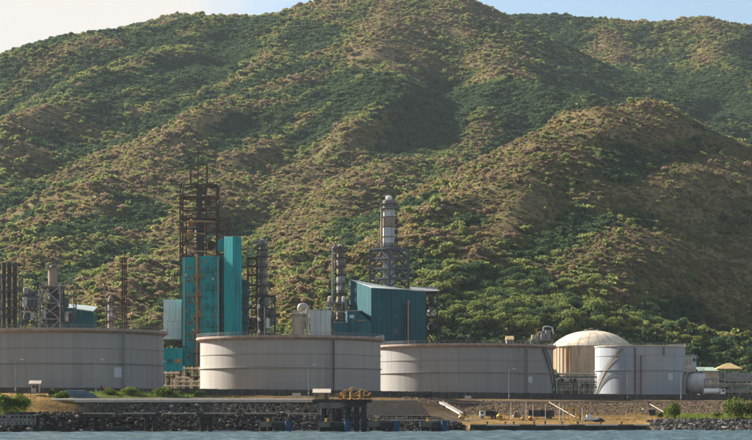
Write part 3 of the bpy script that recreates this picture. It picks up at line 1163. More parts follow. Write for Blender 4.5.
def handrail(root, pts, mat, h=1.1, r=.05, closed=True, step=1.6, name="railing"):
    mb = MB()
    P = [Vector(p) for p in pts]
    m = len(P)
    for i in range(m if closed else m - 1):
        a, b = P[i], P[(i + 1) % m]
        for hh in (h, h * .5):
            mb.tube(a + V(0, 0, hh), b + V(0, 0, hh), r, 4)
        k = max(1, int((b - a).length / step))
        for j in range(k):
            q = a + (b - a) * (j / k)
            mb.tube(q, q + V(0, 0, h), r, 4)
    if not closed:
        mb.tube(P[-1], P[-1] + V(0, 0, h), r, 4)
    return mb.build(name, mat, root, kind="stuff")


def cladding(root, a, b, z0, za, zb, wid, mat, th=.12, seed=0, name="cladding_panel"):
    """vertical sheets from plan point a to plan point b; top height za at a and zb at b; rib at each joint"""
    rng = random.Random(seed)
    a, b = Vector((*a, 0)), Vector((*b, 0))
    L = (b - a).length
    u = (b - a) / L
    nrm = Vector((u.y, -u.x, 0))
    k = max(1, round(L / wid))
    for i in range(k):
        s0, s1 = i / k, (i + 1) / k
        g = .06 / L
        p, q = a + u * L * (s0 + g), a + u * L * (s1 - g)
        t = th + rng.uniform(-.02, .02)
        o0, o1 = p + nrm * t, q + nrm * t
        h0, h1 = za + (zb - za) * s0, za + (zb - za) * s1
        MB().prism([(p.x, p.y), (o0.x, o0.y), (o1.x, o1.y), (q.x, q.y)], z0, [h0, h0, h1, h1]).build(name, mat, root)


def column(root, c, prof, mat, bands=(), n=20, name="shell"):
    MB().lathe(prof, n, c).build(name, mat, root, smooth=True)
    for z0, z1, r, bm in bands:
        MB().lathe([(r, z0), (r, z1)], n, c).build("lagging_band", bm, root, smooth=True)


def round_platform(root, c, r_in, r_out, z, mat, railmat=None, n=14):
    mb = MB()
    ring_profile(mb, [(r_in, z - .12), (r_out, z - .12), (r_out, z + .08), (r_in, z + .08)], 24, c)
    o = mb.build("platform", mat, root)
    rail_ring(o, c, r_out - .06, z + .08, n, railmat or mat, h=1.15)
    for k in range(6):
        a = k * 60 + 20
        bar("platform_bracket", pol(c, r_in, a, z - 1.1), pol(c, r_out - .1, a, z - .12), .14, mat, o)
    return o


def ladder(root, p, q, mat, w=.5):
    """two rails and rungs, one part"""
    mb = MB()
    p, q = Vector(p), Vector(q)
    for s in (-w / 2, w / 2):
        mb.tube(p + V(s, 0, 0), q + V(s, 0, 0), .06, 4)
    k = int((q - p).length / .6)
    for i in range(k):
        t = p + (q - p) * (i / k)
        mb.tube(t + V(-w / 2, 0, 0), t + V(w / 2, 0, 0), .04, 4)
    return mb.build("ladder", mat, root, kind="stuff")


# ---- teal clad tower with the rusty steel top
def teal_tower():
    Y = 854
    X = lambda px, y=Y: wx(px, y)
    Z = lambda py, y=Y: wz(py, y)
    root = empty("process_tower", (X(205), Y, 11.8))
    tag(root, "tall teal clad process tower with ochre stair shaft and balconies", "tower")
    x0, x1 = X(182.3), X(219.5)
    zb, zt = Z(366), Z(257)
    yf, yb = Y, Y + 12
    MB().box(x0 + .12, x1 - .1, yf + .12, yb, zb, zt - .3).build("core", M["teal_dark"], root)
    xm = X(197.5)
    lv = [Z(p) for p in (366, 352, 335, 317, 297, 277, 257)]
    for k in range(6):
        cladding(root, (x0, yf), (xm - .2, yf), lv[k] + .06, lv[k + 1] - .06, lv[k + 1] - .06, 2.4, M["teal"], .16, k)
        cladding(root, (xm + .6, yf), (x1, yf), lv[k] + .06, lv[k + 1] - .06 + (.4 if k == 5 else 0), lv[k + 1] - .06 + (.4 if k == 5 else 0), 2.9, M["teal"], .1, k + 9)
        cladding(root, (x0, yb), (x0, yf), lv[k] + .06, lv[k + 1] - .06, lv[k + 1] - .06, 3.0, M["teal"], .1, k + 20)
    # legs that carry the clad block
    for px in (183.5, 191, 199, 208, 218):
        for yy in (yf + .8, yb - .8):
            bar("leg", (X(px), yy, 11.8), (X(px), yy, zb), .55, M["ochre"] if px < 200 else M["steel"], root)
    # ochre shaft with landings
    sx = X(197)
    MB().box(sx - .5, sx + .5, yf - 1.3, yf - .2, Z(372), Z(254)).build("stair_shaft", M["ochre"], root)
    for k, py in enumerate((277, 296, 317, 334, 352)):
        z = Z(py)
        xa = sx - (3.6 if k % 2 else 2.4); xb = sx + (2.2 if k % 2 else 3.0)
        lo = block("landing", xa, xb, yf - 2.1, yf - .2, z - .2, z, M["ochre"], root)
        handrail(lo, [(xa, yf - .2, z), (xa, yf - 2.1, z), (xb, yf - 2.1, z), (xb, yf - .2, z)], M["ochre"], closed=False)
        if k < 4:
            zn = Z((277, 296, 317, 334, 352)[k + 1])
            bar("stair_flight", (sx - 2.0, yf - 1.9, z - .2), (sx + 1.8, yf - 1.9, zn + .1), .3, M["ochre"], root)
    for k, (px, py) in enumerate(((190, 268), (189, 281), (189.5, 302), (190, 323), (190, 340), (189, 357), (198.5, 302), (199, 343))):
        z = Z(py)
        o = block("opening", X(px - 2.2), X(px + 2.2), yf - .26, yf - .05, z - .6, z + .6, M["ochre"], root)
        block("louvre", X(px - 1.7), X(px + 1.7), yf - .34, yf - .24, z - .42, z + .42, M["teal_dark"], o)
    for px, m_ in ((184.2, "cream"), (201.2, "ochre"), (218.2, "cream")):
        MB().path([(X(px), yf - .45, Z(372)), (X(px), yf - .45, Z(258))], .16, 6).build("drain_pipe", M[m_], root)
    for k, (px, py) in enumerate(((186, 275), (193.5, 290), (186, 311), (193.5, 330), (186.5, 347), (206, 262), (213, 279), (206, 298), (214, 316), (206, 336))):
        block("equipment_box", X(px - .9), X(px + .9), yf - .7, yf - .17, Z(py) - .5, Z(py) + .5, M[("cream", "teal_dark", "ochre")[k % 3]], root)
    handrail(root, [(x0, yf, zt), (x1, yf, zt), (x1, yb, zt), (x0, yb, zt)], M["rust"], h=1.2, r=.06)
    # balconies on the right hand half
    for py in (271, 289, 308, 326, 345):
        z = Z(py)
        xa, xb = X(203.5), X(216)
        bo = block("balcony",  xa, xb, yf - 1.3, yf - .12, z - .15, z, M["teal"], root)
        handrail(bo, [(xa, yf - .15, z), (xa, yf - 1.25, z), (xb, yf - 1.25, z), (xb, yf - .15, z)], M["greenpipe"], h=1.5, r=.06, closed=False, step=1.5)
        block("balcony_door", X(207), X(209), yf - .2, yf - .09, z + .02, z + 2.1, M["teal_dark"], bo)
        for s in (xa + .2, xb - .2):
            bar("balcony_bracket", (s, yf - 1.2, z - .15), (s, yf - .1, z - 1.5), .15, M["cream"], bo)
    # tall corner shaft, set cornerwise
    P = [(X(233, 849.6), 849.6), (X(241.6, 852.5), 852.5), (X(233.5, 861), 861), (X(224, 853), 853)]
    zt2 = wz(235.5, 847)
    MB().prism([(p[0] * .999 + P[2][0] * .001, p[1] + (.15 if i != 2 else 0)) for i, p in enumerate(P)], 11.8, zt2 - .3).build("shaft_core", M["teal_dark"], root)
    cladding(root, P[3], P[0], 11.9, zt2 - .35, zt2, 1.7, M["teal"], .1, 3)
    cladding(root, P[0], P[1], 11.9, zt2, zt2 - .35, 1.6, M["teal"], .1, 4)
    MB().prism([(p[0], p[1]) for p in P], zt2 - .25, zt2 - .05).build("shaft_roof", M["roof"], root)
    MB().box(X(217.6), X(224.5), 855, 860, Z(251, 855), Z(239.5, 855)).build("lift_house", M["teal"], root)
    MB().box(X(241.8, 856), X(247.6, 856), 856.5, 863, 11.8, Z(280, 856)).build("side_annex", M["teal_dark"], root)
    for py in (283, 297, 310, 322):
        z = Z(py, 855)
        block("annex_landing", X(241.8, 855), X(249.5, 855), 854.4, 856.4, z - .18, z, M["steel"], root)
        handrail(root, [(X(241.8, 855), 854.4, z), (X(249.5, 855), 854.4, z)], M["steel"], closed=False)
    MB().box(X(219.7), X(226), Y + 4, Y + 11, 11.8, Z(252)).build("link_block", M["teal_dark"], root)
    # low teal block by the big tank
    root2 = empty("pump_house", (X(173, 846), 846, 20))
    tag(root2, "low teal block raised on cream legs at the tower's foot", "plant building")
    xa, xb = X(163.5, 846), X(183, 846)
    za, zb2 = Z(371, 846), Z(348, 846)
    MB().box(xa + .1, xb - .1, 846.2, 853, za, zb2 - .1).build("core", M["teal_dark"], root2)
    cladding(root2, (xa, 846), (xb, 846), za, zb2, zb2, 2.4, M["teal"], .12, 7)
    for px, py in ((178, 361), (170, 361)):
        block("window_frame" if px < 175 else "opening", X(px - 3, 846), X(px + 3, 846), 845.7, 845.9, Z(py, 846) - .8, Z(py, 846) + .8, M["ochre"] if px > 175 else M["teal_dark"], root2)
    for px in (165, 171, 177, 182):
        for yy in (846.6, 852):
            bar("leg", (X(px, 846), yy, 11.8), (X(px, 846), yy, za), .4, M["cream"], root2)
    handrail(root2, [(xa, 846, zb2), (xb, 846, zb2), (xb, 853, zb2), (xa, 853, zb2)], M["rust"])
    # white clad box
    root3 = empty("white_plant_block", (X(172.5, 862), 862, 31))
    tag(root3, "white clad block standing against the teal tower's side", "plant building")
    xa, xb = X(163.3, 862), X(181.6, 862)
    za, zb3 = Z(339, 862), Z(299.5, 862)
    MB().box(xa + .1, xb, 862.2, 869, za, zb3 - .05).build("core", M["white"], root3)
    cladding(root3, (xa, 862), (xb, 862), za + (zb3 - za) * .45, zb3, zb3, 2.3, M["white"], .12, 8)
    cladding(root3, (xa, 862), (xb, 862), za, za + (zb3 - za) * .44, za + (zb3 - za) * .44, 1.8, M["white"], .09, 9)
    block("window", X(168, 862), X(173, 862), 861.75, 861.95, za + 1.2, za + 4.5, M["sign"], root3)
    block("window", X(175, 862), X(179, 862), 861.75, 861.95, za + 1.2, za + 4.5, M["sign"], root3)
    for px in (164.5, 173, 181):
        for yy in (862.5, 868.5):
            bar("leg", (X(px, 862), yy, 11.8), (X(px, 862), yy, za), .4, M["rust"], root3)
    for k, py in enumerate((341, 344.5)):
        MB().path([(xa - .5, 861.5, Z(py, 862)), (xb + 1, 861.5, Z(py, 862))], .3, 8).build("pipe", M["rust"], root3)


teal_tower()


def rusty_lattice():
    Y = 867
    X = lambda px: wx(px, Y)
    Z = lambda py: wz(py, Y)
    root = empty("derrick", (X(198), Y + 6, 11.8))
    tag(root, "rusty open lattice derrick with a thin mast rising above the teal tower", "steel tower")
    xa, xb, ya, yb = X(180.3), X(216.6), Y, Y + 11
    lv = [Z(p) for p in (395, 350, 310, 285, 257, 243, 229.5, 218, 208, 196.5, 184.5)]
    lattice(root, [(xa, ya), (xb, ya), (xb, yb), (xa, yb)], lv, .6, M["rust"], '/', .36, floor=None)
    # floors of the upper levels
    for k, z in enumerate(lv[4:]):
        MB().box(xa + (.3 if k % 2 else 5), xb - (5 if k % 3 else .3), ya + 5, yb - .3, z + .3, z + .38).build("floor_grating", M["rust"], root)
        if k % 2:
            handrail(root, [(xa, ya, z + .3), (xb, ya, z + .3)], M["rust"], h=1.1, r=.045, closed=False, step=2.5)
    # inner posts
    for px in (186.3, 197, 206):
        bar("post", (X(px), ya + .4, lv[3]), (X(px), ya + .4, lv[10 if px > 190 else 7]), .5, M["rust"], root)
    # the bay that stands out to the right
    xc = X(228.3)
    lattice(root, [(xb + .3, ya + 1), (xc, ya + 1), (xc, yb - 1), (xb + .3, yb - 1)], [Z(243), Z(229.5), Z(218)], .5, M["rust"], 'X', .3)
    # vessels inside
    c = (X(198.5), Y + 5)
    MB().lathe([(1.9, Z(300)), (1.9, Z(222)), (1.2, Z(216)), (1.2, Z(190)), (.7, Z(184))], 16, c).build("column_vessel", M["steel"], root, smooth=True)
    for k, (px, py, h) in enumerate(((189, 240, 4.5), (206, 232, 3.5), (210, 249, 4), (190, 226, 3), (207, 205, 4), (203, 193, 3.5))):
        cc = (X(px), Y + 3 + k % 3)
        MB().lathe([(.2, Z(py)), (1.4, Z(py) + .5), (1.4, Z(py) + h - .5), (.2, Z(py) + h)], 12, cc).build("drum", M["ochre"] if k in (0, 1, 3) else M["rust"], root, smooth=True)
    for k, (pa, pb, yy) in enumerate((((188, 222), (215, 222), 865.8), ((184, 234), (205, 234), 865.8), ((205, 252), (186, 246), 865.7))):
        MB().path([(X(pa[0]), yy, Z(pa[1])), (X((pa[0] + pb[0]) / 2), yy, Z(pa[1]) + .2), (X(pb[0]), yy, Z(pb[1]))], .35, 8).build("pipe", M["ochre"], root)
    # slim top frame and mast
    lattice(root, [(X(189.5), Y + 3), (X(206), Y + 3), (X(206), Y + 8), (X(189.5), Y + 8)], [lv[-1], Z(173.5), Z(163)], .3, M["rust"], '/', .18)
    bar("mast", (X(197.3), Y + 4, lv[-3]), (X(197.3), Y + 4, Z(146)), .34, M["steel"], root)
    MB().tube((X(197.3), Y + 4, Z(146)), (X(197.3), Y + 4, Z(138)), .1, 6, .04).build("antenna", M["steel"], root)
    for py in (173, 163.5, 154):
        bar("cross_arm", (X(195), Y + 4, Z(py)), (X(199.6), Y + 4, Z(py)), .18, M["steel"], root)


rusty_lattice()


# ---- petrol blue building beside the chimney
def blue_building():
    root = empty("compressor_building", (0, 857, 11.8))
    tag(root, "petrol blue clad building with pale sloping roof beside the chimney", "plant building")
    C, D, A = (wx(371.6, 847), 847), (wx(425, 855), 855), (wx(349.5, 872), 872)
    B = (A[0] + D[0] - C[0], A[1] + D[1] - C[1])
    zC, zD, zA, zB = wz(288.2, 847), wz(290.8, 855), wz(279.8, 872), wz(289.5, 879)
    z0 = 11.8
    MB().prism([(C[0], C[1] + .15), (D[0] - .15, D[1] + .15), B, (A[0] + .15, A[1])], z0, [zC - .3, zD - .3, zB - .3, zA - .3]).build("core", M["blue"], root)
    cladding(root, C, D, z0, zC - .1, zD - .1, 2.15, M["blue"], .14, 31)
    cladding(root, A, C, z0, zA - .1, zC - .1, 1.6, M["blue"], .16, 32)
    k = 12
    for i in range(k):      # roof sheets
        s0, s1 = i / k + .002, (i + 1) / k - .002
        lerp = lambda p, q, t: tuple(p[j] + (q[j] - p[j]) * t for j in range(3))
        f0, f1 = lerp((*C, zC), (*D, zD), s0), lerp((*C, zC), (*D, zD), s1)
        b0, b1 = lerp((*A, zA), (*B, zB), s0), lerp((*A, zA), (*B, zB), s1)
        off = lambda p, dz: (p[0], p[1], p[2] + dz)
        f0, f1 = (f0[0], f0[1] - .45, f0[2]), (f1[0], f1[1] - .45, f1[2])
        vs = [off(f0, 0), off(f1, 0), off(b1, 0), off(b0, 0), off(f0, .22), off(f1, .22), off(b1, .22), off(b0, .22)]
        MB().add(vs, [(3, 2, 1, 0), (4, 5, 6), (4, 6, 7), (0, 1, 5, 4), (1, 2, 6, 5), (2, 3, 7, 6), (3, 0, 4, 7)]).build("roof_sheet", M["roof"], root)
    u = ((D[0] - C[0]), (D[1] - C[1])); L = math.hypot(*u); u = (u[0] / L, u[1] / L)
    for s, py, w_, h_ in ((3, 305, 1.7, 1.9), (9, 303.5, 2.0, 2.1), (9, 315.5, 2.0, 1.9), (3, 318, 1.6, 1.6), (9.6, 331, 1.6, 2.2)):
        p = (C[0] + u[0] * s, C[1] + u[1] * s); z = wz(py, 849)
        q = (p[0] + u[0] * w_, p[1] + u[1] * w_)
        MB().prism([(p[0], p[1] - .1), (p[0], p[1] - .24), (q[0], q[1] - .24), (q[0], q[1] - .1)], z - h_ / 2, z + h_ / 2).build("louvre_window", M["teal_dark"] if py < 330 else M["glass"], root)
    for s, r_, m_, pt in ((14.3, .32, "steel", 303), (15.6, .36, "tan", 301), (16.5, .2, "steel", 306)):
        x, y = C[0] + u[0] * s, C[1] + u[1] * s - .9
        zz = wz(pt, 852)
        MB().path([(x, y, 12), (x, y, zz - .8), (x + .1, y + .1, zz - .2), (x + .3, y + .8, zz)], r_, 8).build("downcomer_pipe", M[m_], root)
    for py in (306, 322):
        z = wz(py, 852)
        x, y = C[0] + u[0] * 13.6, C[1] + u[1] * 13.6
        MB().prism([(x, y - .2), (x, y - 1.6), (x + u[0] * 4, y - 1.6 + u[1] * 4), (x + u[0] * 4, y - .2 + u[1] * 4)], z - .15, z).build("pipe_landing", M["steel"], root)
    # annex on the left with its lean-to
    xa, xb = wx(348, 843), wx(371.5, 843)
    zt = wz(311, 843)
    MB().prism([(xa, 843), (wx(358, 843), 843), (wx(358, 843), 864), (xa - 1.5, 866)], z0, zt).build("annex", M["blue"], root)
    MB().prism([(xa - .2, 842.6), (wx(363, 843), 842.6), (wx(363, 843), 864), (xa - 1.7, 866)], zt + .01, zt + .25).build("annex_roof", M["roof"], root)
    MB().prism([(wx(358, 843) + .02, 843.6), (xb, 844.2), (xb, 848), (wx(358, 843) + .02, 857)], z0, [zt - .1, wz(322, 843), wz(322, 843), zt - .1]).build("lean_to", M["teal_dark"], root)
    block("annex_window", wx(349.5, 843), wx(354, 843), 842.75, 842.95, wz(318, 843), wz(315, 843), M["sign"], root)
    bar("canopy_rail", (wx(357, 842), 842, wz(320.5, 842)), (wx(366, 842), 842, wz(320.5, 842)), .3, M["ochre"], root)
    MB().box(wx(333.5, 840), wx(348, 840), 840, 848, z0, wz(322.5, 840)).build("low_wing", M["blue"], root)
    block("low_wing_roof", wx(333, 840), wx(348, 840) - .02, 839.6, 848, wz(322.5, 840) + .01, wz(322.5, 840) + .2, M["roof"], root)

    # open steel bay under its own roof
    r2 = empty("open_steel_bay", (wx(431, 874), 874, 11.8))
    tag(r2, "open dark steel bay under pale roof at the blue building's end", "steel frame")
    Y2 = 872
    c4 = [(wx(426, Y2), Y2), (wx(437.6, Y2), Y2), (wx(437.6, Y2), Y2 + 9), (wx(426, Y2), Y2 + 9)]
    lattice(r2, c4, [11.8, wz(375, Y2), wz(350, Y2), wz(330, Y2), wz(317, Y2), wz(305, Y2), wz(292, Y2)], .5, M["steel"], 'X', .3, floor=M["steel"])
    zl, zr = wz(286.8, 878), wz(291, Y2)
    MB().prism([(wx(412, Y2), Y2 - 1), (wx(439, Y2), Y2 - 1), (wx(436, Y2 + 10), Y2 + 10), (wx(410, Y2 + 10), Y2 + 10)],
               [zr - .15, zr - .15, zl, zl + .2], [zr, zr, zl + .15, zl + .35]).build("roof_sheet", M["gsteel"], r2)
    for k, py in enumerate((300, 312, 326)):
        MB().lathe([(.2, wz(py, 876) - 2), (1.3, wz(py, 876) - 1.5), (1.3, wz(py, 876) + .8), (.2, wz(py, 876) + 1.2)], 12, (wx(431, 876), 876)).build("drum", M["silver"] if k == 1 else M["steel"], r2, smooth=True)


blue_building()


# ---- chimney on its square steel frame
def chimney():
    Y = 890
    X = lambda px: wx(px, Y)
    Z = lambda py: wz(py, Y)
    root = empty("flue_stack", (X(389.5), Y + 5, 11.8))
    tag(root, "white and rust banded chimney standing in a dark square steel frame", "chimney")
    c = (X(389.3), Y + 5)
    h = (X(409) - X(370.5)) / 2
    cor = [(c[0], c[1] - h * .82), (c[0] + h, c[1]), (c[0], c[1] + h * .82), (c[0] - h, c[1])]
    lv = [11.8, Z(345), Z(318), Z(300), Z(288.5), Z(278), Z(268), Z(258), Z(249)]
    lattice(root, cor, lv, 1.0, M["bsteel"], 'V', .62, floor=M["bsteel"])
    for i in range(4):      # plated top panel of the frame
        a, b = cor[i], cor[(i + 1) % 4]
        bar("edge_girder", (*a, lv[-1] + .3), (*b, lv[-1] + .3), 1.0, M["bsteel"], root, d=.5)
        for j in range(1, 7):
            t = j / 7
            p = (a[0] + (b[0] - a[0]) * t, a[1] + (b[1] - a[1]) * t)
            bar("stud", (*p, lv[-2]), (*p, lv[-1]), .3, M["bsteel"], root)
    MB().prism([(p[0] * .98 + c[0] * .02, p[1]) for p in cor], lv[-1] + .55, lv[-1] + .7).build("deck_plate", M["bsteel"], root)
    handrail(root, [(*p, lv[-1] + .7) for p in cor], M["steel"], h=1.2)
    r = 2.65
    column(root, c, [(r, lv[3]), (r, Z(252)), (r, Z(226)), (r - .15, Z(225)), (r - .15, Z(207)), (r - .4, Z(206.9)), (r - .4, Z(199))], M["silver"],
           bands=[(Z(226), Z(217), r + .06, M["tan"]), (Z(207), Z(199.5), r + .02, M["ring"]), (Z(246), Z(242), r + .05, M["gsteel"])], n=24)
    for py in (216, 226, 236, 246):
        MB().lathe([(r + .22, Z(py) - .15), (r + .22, Z(py) + .15)], 24, c).build("flange_ring", M["steel"], root)
    round_platform(root, c, r - .1, r + 1.5, Z(208), M["steel"], n=18)
    round_platform(root, c, r - .3, r + 1.1, Z(203), M["steel"], n=18)
    MB().lathe([(.1, Z(199.4)), (1.0, Z(199)), (1.5, Z(197.2)), (1.2, Z(195.2)), (.2, Z(194.4))], 16, (c[0] - .1, c[1])).build("cap_dome", M["vwhite"], root, smooth=True)
    MB().path([(c[0] - r - .5, c[1] - 1.2, lv[-1]), (c[0] - r - .5, c[1] - 1.2, Z(206))], .45, 8).build("riser_pipe", M["tan"], root)
    MB().path([(c[0] + r + .5, c[1] - 1.0, lv[-1]), (c[0] + r + .5, c[1] - 1.0, Z(213)), (c[0] + r - .3, c[1] - .6, Z(211.5))], .25, 8).build("riser_pipe", M["steel"], root)
    ladder(root, (c[0] + 1.2, c[1] - r - .3, lv[-1]), (c[0] + 1.2, c[1] - r - .3, Z(208)), M["steel"])
    for py, s in ((231, 1), (240, 1), (221, 1)):
        block("access_box", c[0] + r - .1, c[0] + r + 1.0, c[1] - 1.6, c[1] - .3, Z(py) - .9, Z(py) + .9, M["steel"], root)
    for dx in (-3.2, 3.2):
        bar("antenna", (c[0] + dx, c[1], Z(203)), (c[0] + dx, c[1], Z(194 if dx < 0 else 198)), .12, M["steel"], root)
    lp = X(373)
    MB().path([(lp, Y + 1, Z(249)), (lp, Y + 1, Z(241.5)), (X(383), Y + 3, Z(241.5))], .2, 6).build("vent_pipe", M["gsteel"], root)


chimney()


def banded_column(label, pxc, Y, r, pyt, pyb, left_px, mats, plats, frame=None):
    X = lambda px: wx(px, Y)
    Z = lambda py: wz(py, Y)
    c = (X(pxc), Y + 3)
    root = empty("distillation_column", (c[0], c[1], 11.8))
    tag(root, label, "process column", "process columns with platforms")
    zt = Z(pyt)
    prof = [(r * 1.15, 11.8), (r * 1.15, Z(pyb)), (r, Z(pyb) + 1), (r, zt - 1.6), (r * .75, zt - .5), (.2, zt)]
    column(root, c, prof, M[mats[0]], bands=[(Z(b0), Z(b1), r + .05, M[bm]) for b0, b1, bm in mats[1]], n=20)
    for py, dr in plats:
        round_platform(root, c, r - .05, r + dr, Z(py), M["steel"], n=12)
    zp = Z(pyt + 2.5)
    MB().path([(X(left_px), Y + 2, 13), (X(left_px), Y + 2, zp - .8), (X(left_px) + .3, Y + 2, zp - .15), (X(left_px) + 1.0, Y + 2, zp), (c[0] - r * .5, Y + 2.5, zp - .1)],
              .30, 8).build("overhead_line", M["gsteel"], root)
    ladder(root, (c[0] + .4, c[1] - r - .35, 12), (c[0] + .4, c[1] - r - .35, zt - 1), M["steel"])
    MB().path([(c[0] + r + .4, c[1] - .8, 12), (c[0] + r + .4, c[1] - .8, zt - 6), (c[0] + r - .2, c[1] - .5, zt - 5)], .22, 6).build("side_draw_pipe", M["silver"], root)
    for k in range(4):
        a = 45 + 90 * k
        p = pol(c, r * 1.9, a, 0)
        bar("scaffold_post", (p.x, p.y, 11.8), (p.x, p.y, zt - 3), .17, M["steel"], root)
    zs_ = np.arange(20, zt - 3, 4.2)
    for j, z in enumerate(zs_):
        for k in range(4):
            p, q = pol(c, r * 1.9, 45 + 90 * k, z), pol(c, r * 1.9, 135 + 90 * k, z)
            bar("scaffold_rail", p, q, .13, M["steel"], root)
            if k == 2 and j < len(zs_) - 1:
                q2 = q.copy(); q2.z = zs_[j + 1]
                bar("scaffold_brace", p, q2, .12, M["steel"], root)
    return root, c


r_, c_ = banded_column("tan and silver banded column rising left of the blue building", 340.3, 868, 1.5, 243.5, 300, 332.5,
                       ("tan", [(290, 276, "silver"), (262, 257, "ring"), (318, 306, "gsteel")]), [(257, 1.4), (250.5, 1.2), (247, 1.0), (266, 1.0), (274, 1.2), (283, 1.0), (293, 1.3)])
X_ = lambda px: wx(px, 868)
Z_ = lambda py: wz(py, 868)
cor = [(X_(327.5), 866), (X_(347), 866), (X_(347), 876), (X_(327.5), 876)]
lattice(r_, cor, [11.8, Z_(345), Z_(320), Z_(303)], .5, M["gsteel"], 'X', .35, floor=M["steel"])
handrail(r_, [(*p, Z_(303)) for p in cor], M["gsteel"], h=1.2)
for k, px in enumerate((330, 344)):
    MB().lathe([(.2, Z_(303)), (.9, Z_(303) + .4), (.9, Z_(297)), (.2, Z_(296))], 12, (X_(px), 867)).build("drum", M["silver"] if k else M["cream"], r_, smooth=True)
MB().path([(X_(326), 865.5, Z_(308)), (X_(335), 865.5, Z_(308)), (X_(336), 865.5, Z_(312)), (X_(346), 865.5, Z_(312))], .3, 8).build("transfer_pipe", M["cream"], r_)
for px in (342, 345.5):
    bar("support_leg", (X_(px), 865, 12), (X_(px), 865, Z_(303)), .35, M["tan"], r_)

X_ = lambda px: wx(px, 866)
Z_ = lambda py: wz(py, 866)
r_, c_ = banded_column("dark grey column wrapped in stair landings right of the teal tower", 262, 866, 1.4, 238, 298, 251.5,
                       ("gsteel", [(260, 253, "ring"), (296, 284, "tan"), (325, 310, "gsteel")]), [(256, 1.5), (249, 1.3), (244.5, 1.0), (266, 1.0), (276, 1.2), (285, 1.0), (294, 1.3)])
cor = [(X_(247.5), 864), (X_(256.5), 864), (X_(256.5), 872), (X_(247.5), 872)]
lattice(r_, cor, [11.8] + [Z_(p) for p in (350, 332, 320, 308, 296, 285, 275, 266, 258)], .4, M["rust"], '/', .25, floor=M["steel"])
cor = [(X_(256.5) + .3, 863), (X_(274.5), 863), (X_(274.5), 874), (X_(256.5) + .3, 874)]
lattice(r_, cor, [11.8] + [Z_(p) for p in (350, 334, 322, 309, 296)], .4, M["steel"], 'X', .25, floor=M["steel"])
for k, (px, py, h) in enumerate(((268, 330, 5), (271, 318, 4), (266.5, 308, 4), (253, 330, 5))):
    MB().lathe([(.2, Z_(py)), (1.2, Z_(py) + .5), (1.2, Z_(py) + h - .5), (.2, Z_(py) + h)], 12, (X_(px), 862)).build("drum", M[("silver", "steel", "greenpipe", "steel")[k]], r_, smooth=True)
for px, m_ in ((258.5, "cream"), (265, "silver"), (272.5, "greenpipe")):
    MB().path([(X_(px), 861.8, 12), (X_(px), 861.8, Z_(300)), (X_(px) + 1, 862.4, Z_(298))], .25, 8).build("riser_pipe", M[m_], r_)


# ---- hopper vessel, white shed
def hopper():
    Y = 862
    X = lambda px: wx(px, Y)
    Z = lambda py: wz(py, Y)
    root = empty("hopper_vessel", (X(298), Y + 3, 11.8))
    tag(root, "pale tapering hopper vessel with pipe bend beside the white shed", "vessel")
    c = (X(298), Y + 3)
    MB().lathe([(1.9, Z(350)), (2.3, Z(333)), (2.85, Z(315)), (3.0, Z(314)), (3.0, Z(313)), (1.6, Z(311.5)), (.3, Z(311))], 24, c).build("shell", M["cream"], root, smooth=True)
    ring_profile(mb := MB(), [(2.8, Z(315.5)), (3.25, Z(315.5)), (3.25, Z(314.3)), (2.8, Z(314.3))], 24, c)
    mb.build("rim_ring", M["ring"], root)
    for a in (30, 120, 210, 300):
        p = pol(c, 2.1, a, 0)
        bar("leg", (p.x, p.y, 11.8), (p.x, p.y, Z(345)), .35, M["gsteel"], root)
    MB().path([(X(299), Y + 3, Z(311)), (X(299), Y + 3, Z(307)), (X(300), Y + 3, Z(305)), (X(302), Y + 3, Z(304.2)), (X(305), Y + 3, Z(304.4)), (X(306.5), Y + 3, Z(306)), (X(307), Y + 3, Z(310)), (X(307), Y + 3, 12)], .75, 10).build("elbow_duct", M["silver"], root, smooth=True)
    rail_ring(root, c, 3.0, Z(313), 14, M["gsteel"], h=1.0)
    s = empty("white_shed", (X(320.5), Y, 11.8))
    tag(s, "plain white shed front between hopper vessel and banded column", "shed")
    MB().box(X(310.3), X(331), Y + .2, Y + 9, 11.8, Z(311)).build("core", M["white"], s)
    cladding(s, (X(310.2), Y), (X(331), Y), 11.9, Z(311) + .15, Z(311) + .15, 1.9, M["white"], .12, 51)
    block("roof_flashing", X(310) - .1, X(331) + .1, Y - .2, Y + 9.1, Z(311) + .16, Z(311) + .4, M["roof"], s)


hopper()


